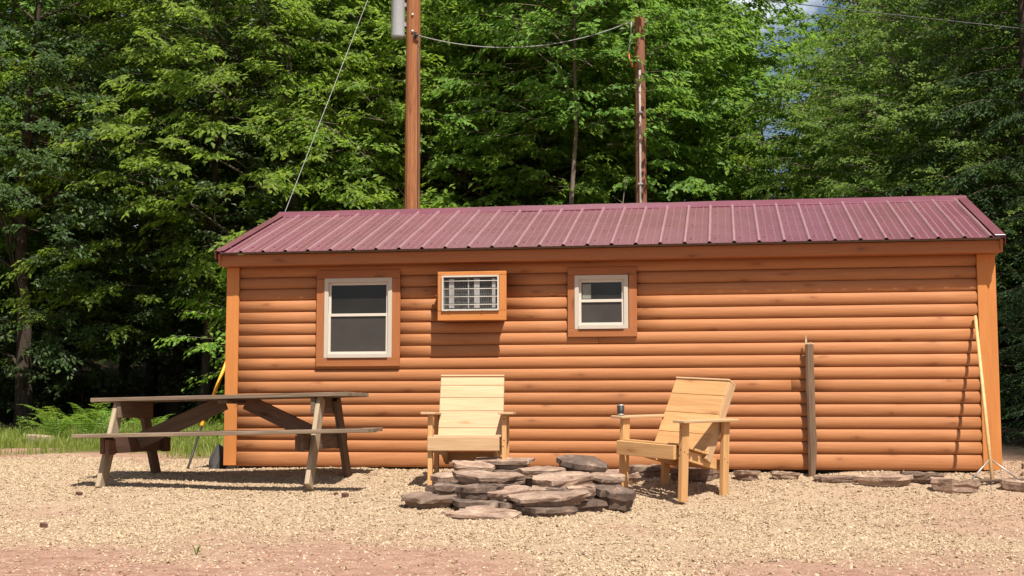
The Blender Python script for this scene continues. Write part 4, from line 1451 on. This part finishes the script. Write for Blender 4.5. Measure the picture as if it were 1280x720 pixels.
def gen_hemlock(seed, H, Rmax, base_h, nprim, trunk_r):
    rs = np.random.RandomState(seed)
    wd = Buf()
    hh = np.linspace(-.3, H, 8)
    tp = np.column_stack([np.zeros(8), np.zeros(8), hh])
    wd.add(*tube(tp, trunk_r * (1 - .95 * np.linspace(0, 1, 8)), 9))
    LP, LD, LN, LS = [], [], [], []
    for i in range(nprim):
        u = (i + .5) / nprim
        h = base_h + (H * .98 - base_h) * u
        Lb = Rmax * (1 - u) ** .75 * rs.uniform(.7, 1.1) + .15
        az = i * 2.399 + rs.uniform(-.4, .4)
        d0 = np.array([math.cos(az), math.sin(az), rs.uniform(-.02, .18)])
        m = 6
        s = np.linspace(0, 1, m)[:, None]
        pts = np.array([0, 0, h]) + d0 * s * Lb + np.array([0, 0, -.26 * Lb]) * s ** 1.8
        wd.add(*tube(pts, np.linspace(.006 + .004 * Lb, .002, m), 4, False))
        nt_ = max(4, int(Lb * 8))
        for q in range(nt_):
            s_ = .15 + .85 * (q + rs.uniform(0, 1)) / nt_
            f = s_ * (m - 1); i0 = min(int(f), m - 2); fr = f - i0
            p = pts[i0] * (1 - fr) + pts[i0 + 1] * fr
            t_ = pts[i0 + 1] - pts[i0]; t_ /= np.linalg.norm(t_)
            la = np.cross(np.array([0, 0, 1.0]), t_); la /= np.linalg.norm(la) + 1e-9
            dv = t_ * .75 + la * (1 if q % 2 else -1) * rs.uniform(.5, 1.0) + np.array([0, 0, rs.uniform(-.3, .05)])
            dv /= np.linalg.norm(dv)
            tl = min(.85, .2 + .4 * Lb * (1 - s_)) * rs.uniform(.7, 1.2)
            nl = max(5, int(tl / .022))
            ss = (np.arange(nl) + .5) / nl
            P = p + dv * tl * ss[:, None] + np.array([0, 0, -.3 * tl]) * (ss ** 2)[:, None] + rs.normal(0, .02, (nl, 3))
            lat = np.cross(np.array([0, 0, 1.0]), dv); lat /= np.linalg.norm(lat) + 1e-9
            sgn = np.where(np.arange(nl) % 2 == 0, 1, -1)[:, None]
            D = dv * .7 + lat * sgn * .8 + np.array([0, 0, -.25])
            D = D + rs.normal(0, .15, D.shape)
            LP.append(P); LD.append(D); LN.append(np.array([0, 0, 1.0]) + rs.normal(0, .3, (nl, 3)))
            LS.append(rs.uniform(.06, .11, nl))
    P, D, N, L = np.vstack(LP), np.vstack(LD), np.vstack(LN), np.concatenate(LS)
    lv, lf = leaves_at(P, D, N, L, L * .32, rs)
    wv, wf = wd.get()
    return wv, wf, lv, lf

KINDS = {
    'beech':   (lambda: gen_broadleaf(1, 11.5, 3.4, 2.5, 1050, .140, .16, .50), 'leaf_a', 'bark'),
    'beech2':  (lambda: gen_broadleaf(2, 11.5, 3.2, 1.5, 1150, .120, .15, .50), 'leaf_a', 'bark'),
    'open_beech': (lambda: gen_broadleaf(11, 11.0, 3.5, 1.9, 600, .140, .12, .48, limb_vis=26, inner=.35), 'leaf_a', 'bark_dark'),
    'shaded_beech': (lambda: gen_broadleaf(9, 11.5, 3.4, 1.5, 1200, .105, .17, .52), 'leaf_e', 'bark_dark'),
    'maple':   (lambda: gen_broadleaf(3, 12.0, 3.0, 2.2, 1000, .140, .15, .70), 'leaf_b', 'bark_dark'),
    'maple2':  (lambda: gen_broadleaf(4, 13.0, 3.4, 3.4, 1000, .125, .17, .70), 'leaf_b', 'bark_dark'),
    'open_maple': (lambda: gen_broadleaf(10, 11.0, 3.0, 2.4, 400, .125, .17, .70, limb_vis=22, inner=.75), 'leaf_b', 'bark_dark'),
    'poplar':  (lambda: gen_broadleaf(5, 10.0, 2.6, .7, 1200, .095, .12, .58, droop=.2), 'leaf_c', 'bark'),
    'slim':    (lambda: gen_broadleaf(6, 11.5, 2.3, 5.6, 420, .120, .085, .62, limb_vis=14, wander=.03), 'leaf_b', 'bark_pale'),
    'sapling': (lambda: gen_broadleaf(7, 3.6, 1.25, .5, 220, .115, .035, .55, limb_vis=12), 'leaf_a', 'bark'),
    'shade_sapling': (lambda: gen_broadleaf(12, 3.4, 1.5, .3, 200, .125, .03, .55, limb_vis=10), 'leaf_e', 'bark_dark'),  # shade-darkened leaf colour here too
    'hemlock': (lambda: gen_hemlock(8, 13.0, 3.4, .5, 170, .15), 'leaf_d', 'bark_dark'),
}
BUILT = {}
def kind_meshes(kd):
    if kd not in BUILT:
        fn, lm, bk = KINDS[kd]
        wv, wf, lv, lf = fn()
        BUILT[kd] = (mesh_np('trunk', wv, wf, M[bk], smooth=True), mesh_np('crown', lv, lf, M[lm]), len(lf))
    return BUILT[kd]
def tree(kd, x, y, s, rz, label, name='tree', group=None, cat='tree', sz=1.0):
    tm, cm, _ = kind_meshes(kd)
    t = thing(name, (x, y, G(x, y)), label, cat, group, rz)
    t.scale = (s, s, s * sz)
    link('trunk', tm, t)
    c = link('crown', cm, t)
    c['kind'] = 'stuff'
    return t

FRONT = [
    ('shaded_beech', -8.7, 11.6, 1.05, .4, 'beech tree coloured shade-dark at the far left edge with drooping lower boughs', 'beech_tree'),
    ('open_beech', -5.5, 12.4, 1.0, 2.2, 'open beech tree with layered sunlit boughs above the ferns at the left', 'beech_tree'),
    ('shaded_beech', -7.0, 14.8, 1.05, 2.9, 'beech tree coloured dark to fill the shade behind the open beech at the left', 'beech_tree'),
    ('beech', -3.7, 13.6, 1.05, 4.0, 'bright yellow green beech tree left of the guy wire', 'beech_tree'),
    ('beech2', -1.2, 14.8, 1.0, 1.1, 'leafy beech tree just behind the thick utility pole', 'beech_tree'),
    ('maple', 0.9, 15.4, 1.0, .7, 'maple tree between the thick pole and the thin bare trunk', 'maple_tree'),
    ('slim', 1.90, 12.6, 1.0, .3, 'slender maple tree with a long bare pale trunk between the two poles', 'maple_tree'),
    ('maple', 3.05, 15.8, 1.0, 3.3, 'maple tree just right of the slimmer pole', 'maple_tree'),
    ('open_maple', 5.7, 17.5, .66, 5.2, 'shorter open maple tree with dark limbs under the patch of blue sky', 'maple_tree'),
    ('poplar', 8.35, 13.2, .84, 1.9, 'bushy bright green tree above the right half of the roof', 'tree'),
    ('poplar', 9.5, 15.0, 1.15, 4.1, 'tall pale green tree left of the dark hemlock', 'tree'),
    ('hemlock', 10.1, 11.4, 1.1, .9, 'dark hemlock tree behind the right end of the cabin', 'hemlock_tree'),
    ('hemlock', 10.2, 7.2, .6, 2.4, 'smaller dark hemlock tree at the right edge nearest the cabin', 'hemlock_tree'),
]
for kd, x, y, s, rz, lb, nm in FRONT:
    tree(kd, x, y, s, rz, lb, nm, 'trees along the front of the wood')
SAP = [(-3.1, 11.0, 1.0, 1.8, 'sapling with bright sprays just left of the cabin roof'),
       (5.3, 12.6, 1.1, 4.4, 'yellow green sapling rising over the roof right of the slim pole'), (6.9, 11.6, 1.0, .2, 'sapling peeping over the middle right of the roof'),
       (-.3, 12.4, 1.2, 3.1, 'sapling in front of the beech behind the thick pole')]
for x, y, s, rz, lb in SAP:
    tree('sapling', x, y, s, rz, lb, 'sapling', 'saplings at the edge of the wood')
for k, (x, y, s_) in enumerate(((-10.4, 14.2, 1.0), (-8.6, 13.6, .9), (-5.0, 14.6, 1.0), (-3.2, 15.2, 1.1), (-11.8, 12.8, .9), (8.4, 16.0, 1.0), (11.6, 13.6, 1.0), (-6.2, 17.0, 1.2))):
    tree('shade_sapling', x, y, s_, k * 1.3, 'leafy sapling coloured dim for the deep shade under the trees', 'sapling', 'saplings in the shade of the wood')
tree('sapling', 6.35, 19.2, 1.75, 2.0, 'young leafy tree low under the patch of blue sky', 'young_tree', 'trees along the front of the wood')
tree('hemlock', 9.5, 5.7, .34, 1.2, 'young dark hemlock added to fill the shade beside the right gable', 'hemlock_tree', 'trees along the front of the wood')  # hemlock added to darken the strip right of the cabin
DEEP = [('maple2', -12.0, 13.2), ('maple2', -12.5, 15.5), ('beech', -8.6, 17.0), ('maple2', -5.4, 17.4), ('maple', -2.6, 18.6), ('maple2', .4, 19.0), ('beech2', 2.2, 20.6),
        ('maple2', 11.0, 19.0), ('beech', 13.4, 17.5), ('maple', 14.5, 13.0), ('beech2', -11.5, 21.5), ('maple', -7.4, 22), ('beech', -3.6, 23.0), ('maple2', .0, 23.5),
        ('maple', 12.4, 23.5), ('beech', 16.5, 21.0), ('beech2', -15.0, 18.5), ('maple2', 2.0, 25.5), ('hemlock', 8.2, 20.5)]
for k, (kd, x, y) in enumerate(DEEP):
    if kd == 'hemlock':
        tree(kd, x, y, .9, 1.0, 'dark hemlock tree deep in the wood behind the pale green tree', 'hemlock_tree', 'trees deep in the wood')
        continue
    tree(kd, x, y, .95 + .12 * ((k * 7) % 5) / 4, k * 1.7, 'leafy tree deep in the wood behind the front row', 'forest_tree', 'trees deep in the wood')

# far wood: one leafy mass on the slope
def far_wood():
    rs = np.random.RandomState(77)
    n = 110000
    x = rs.uniform(-32, 34, n); y = rs.uniform(25, 40, n)
    top = 13.0 + 2.0 * smoothnoise(x, y, 51, .5)
    gapc = np.exp(-((x - (6.2 + (y - 20) * .045)) / 1.6) ** 2)
    top = top * (1 - .62 * gapc)
    z = g(x, y) + top * rs.uniform(0, 1, n) ** .8
    P = np.stack([x, y, z], 1)
    clump = smoothnoise(x + z * .7, y + z * 1.3, 53, 1.2)
    P = P[clump > -.5]; n = len(P)
    D = rs.normal(0, 1, (n, 3)); D[:, 2] -= .4
    N = np.array([0, -.3, 1.0]) + rs.normal(0, .5, (n, 3))
    V, F = leaves_at(P, D, N, rs.uniform(.25, .5, n), rs.uniform(.18, .3, n), rs)
    o = link('far_wood', mesh_np('far_wood', V, F, M['leaf_b']))
    tag(o, 'dim mass of foliage far back on the wooded slope', None, None, 'stuff')
far_wood()

# dead twigs behind the roof
def dead_twig(x, y, h, seed, lb):
    rs = np.random.RandomState(seed)
    t = thing('dead_sapling', (x, y, G(x, y)), lb, 'sapling', 'bare dead saplings behind the roof')
    bf = Buf()
    pts = np.array([(0, 0, 0), (.05, 0, h * .4), (-.05, 0, h * .7), (.12, 0, h)], float)
    bf.add(*tube(pts, [.022, .018, .014, .006], 5))
    for s, d in ((.62, (-.35, 0, .35)), (.75, (.45, .1, .30)), (.86, (-.25, .1, .3))):
        p = pts[0] * (1 - s) + pts[3] * s
        q = p + np.array(d)
        bf.add(*tube([p, (p + q) / 2 + rs.normal(0, .03, 3), q], [.010, .007, .003], 4))
    V, F = bf.get()
    link('stem', mesh_np('stem', V, F, M['bark_pale'], smooth=True), t)
dead_twig(2.95, 11.3, 4.6, 1, 'pale bare twig just left of the slimmer pole above the roof')
dead_twig(-1.0, 10.8, 4.9, 2, 'pale bare twig just left of the thick pole above the roof')

print('TRIS pebbles', n_peb * 8, {k: v[2] for k, v in BUILT.items()}, 'total crown', sum(v[2] for v in BUILT.values()))
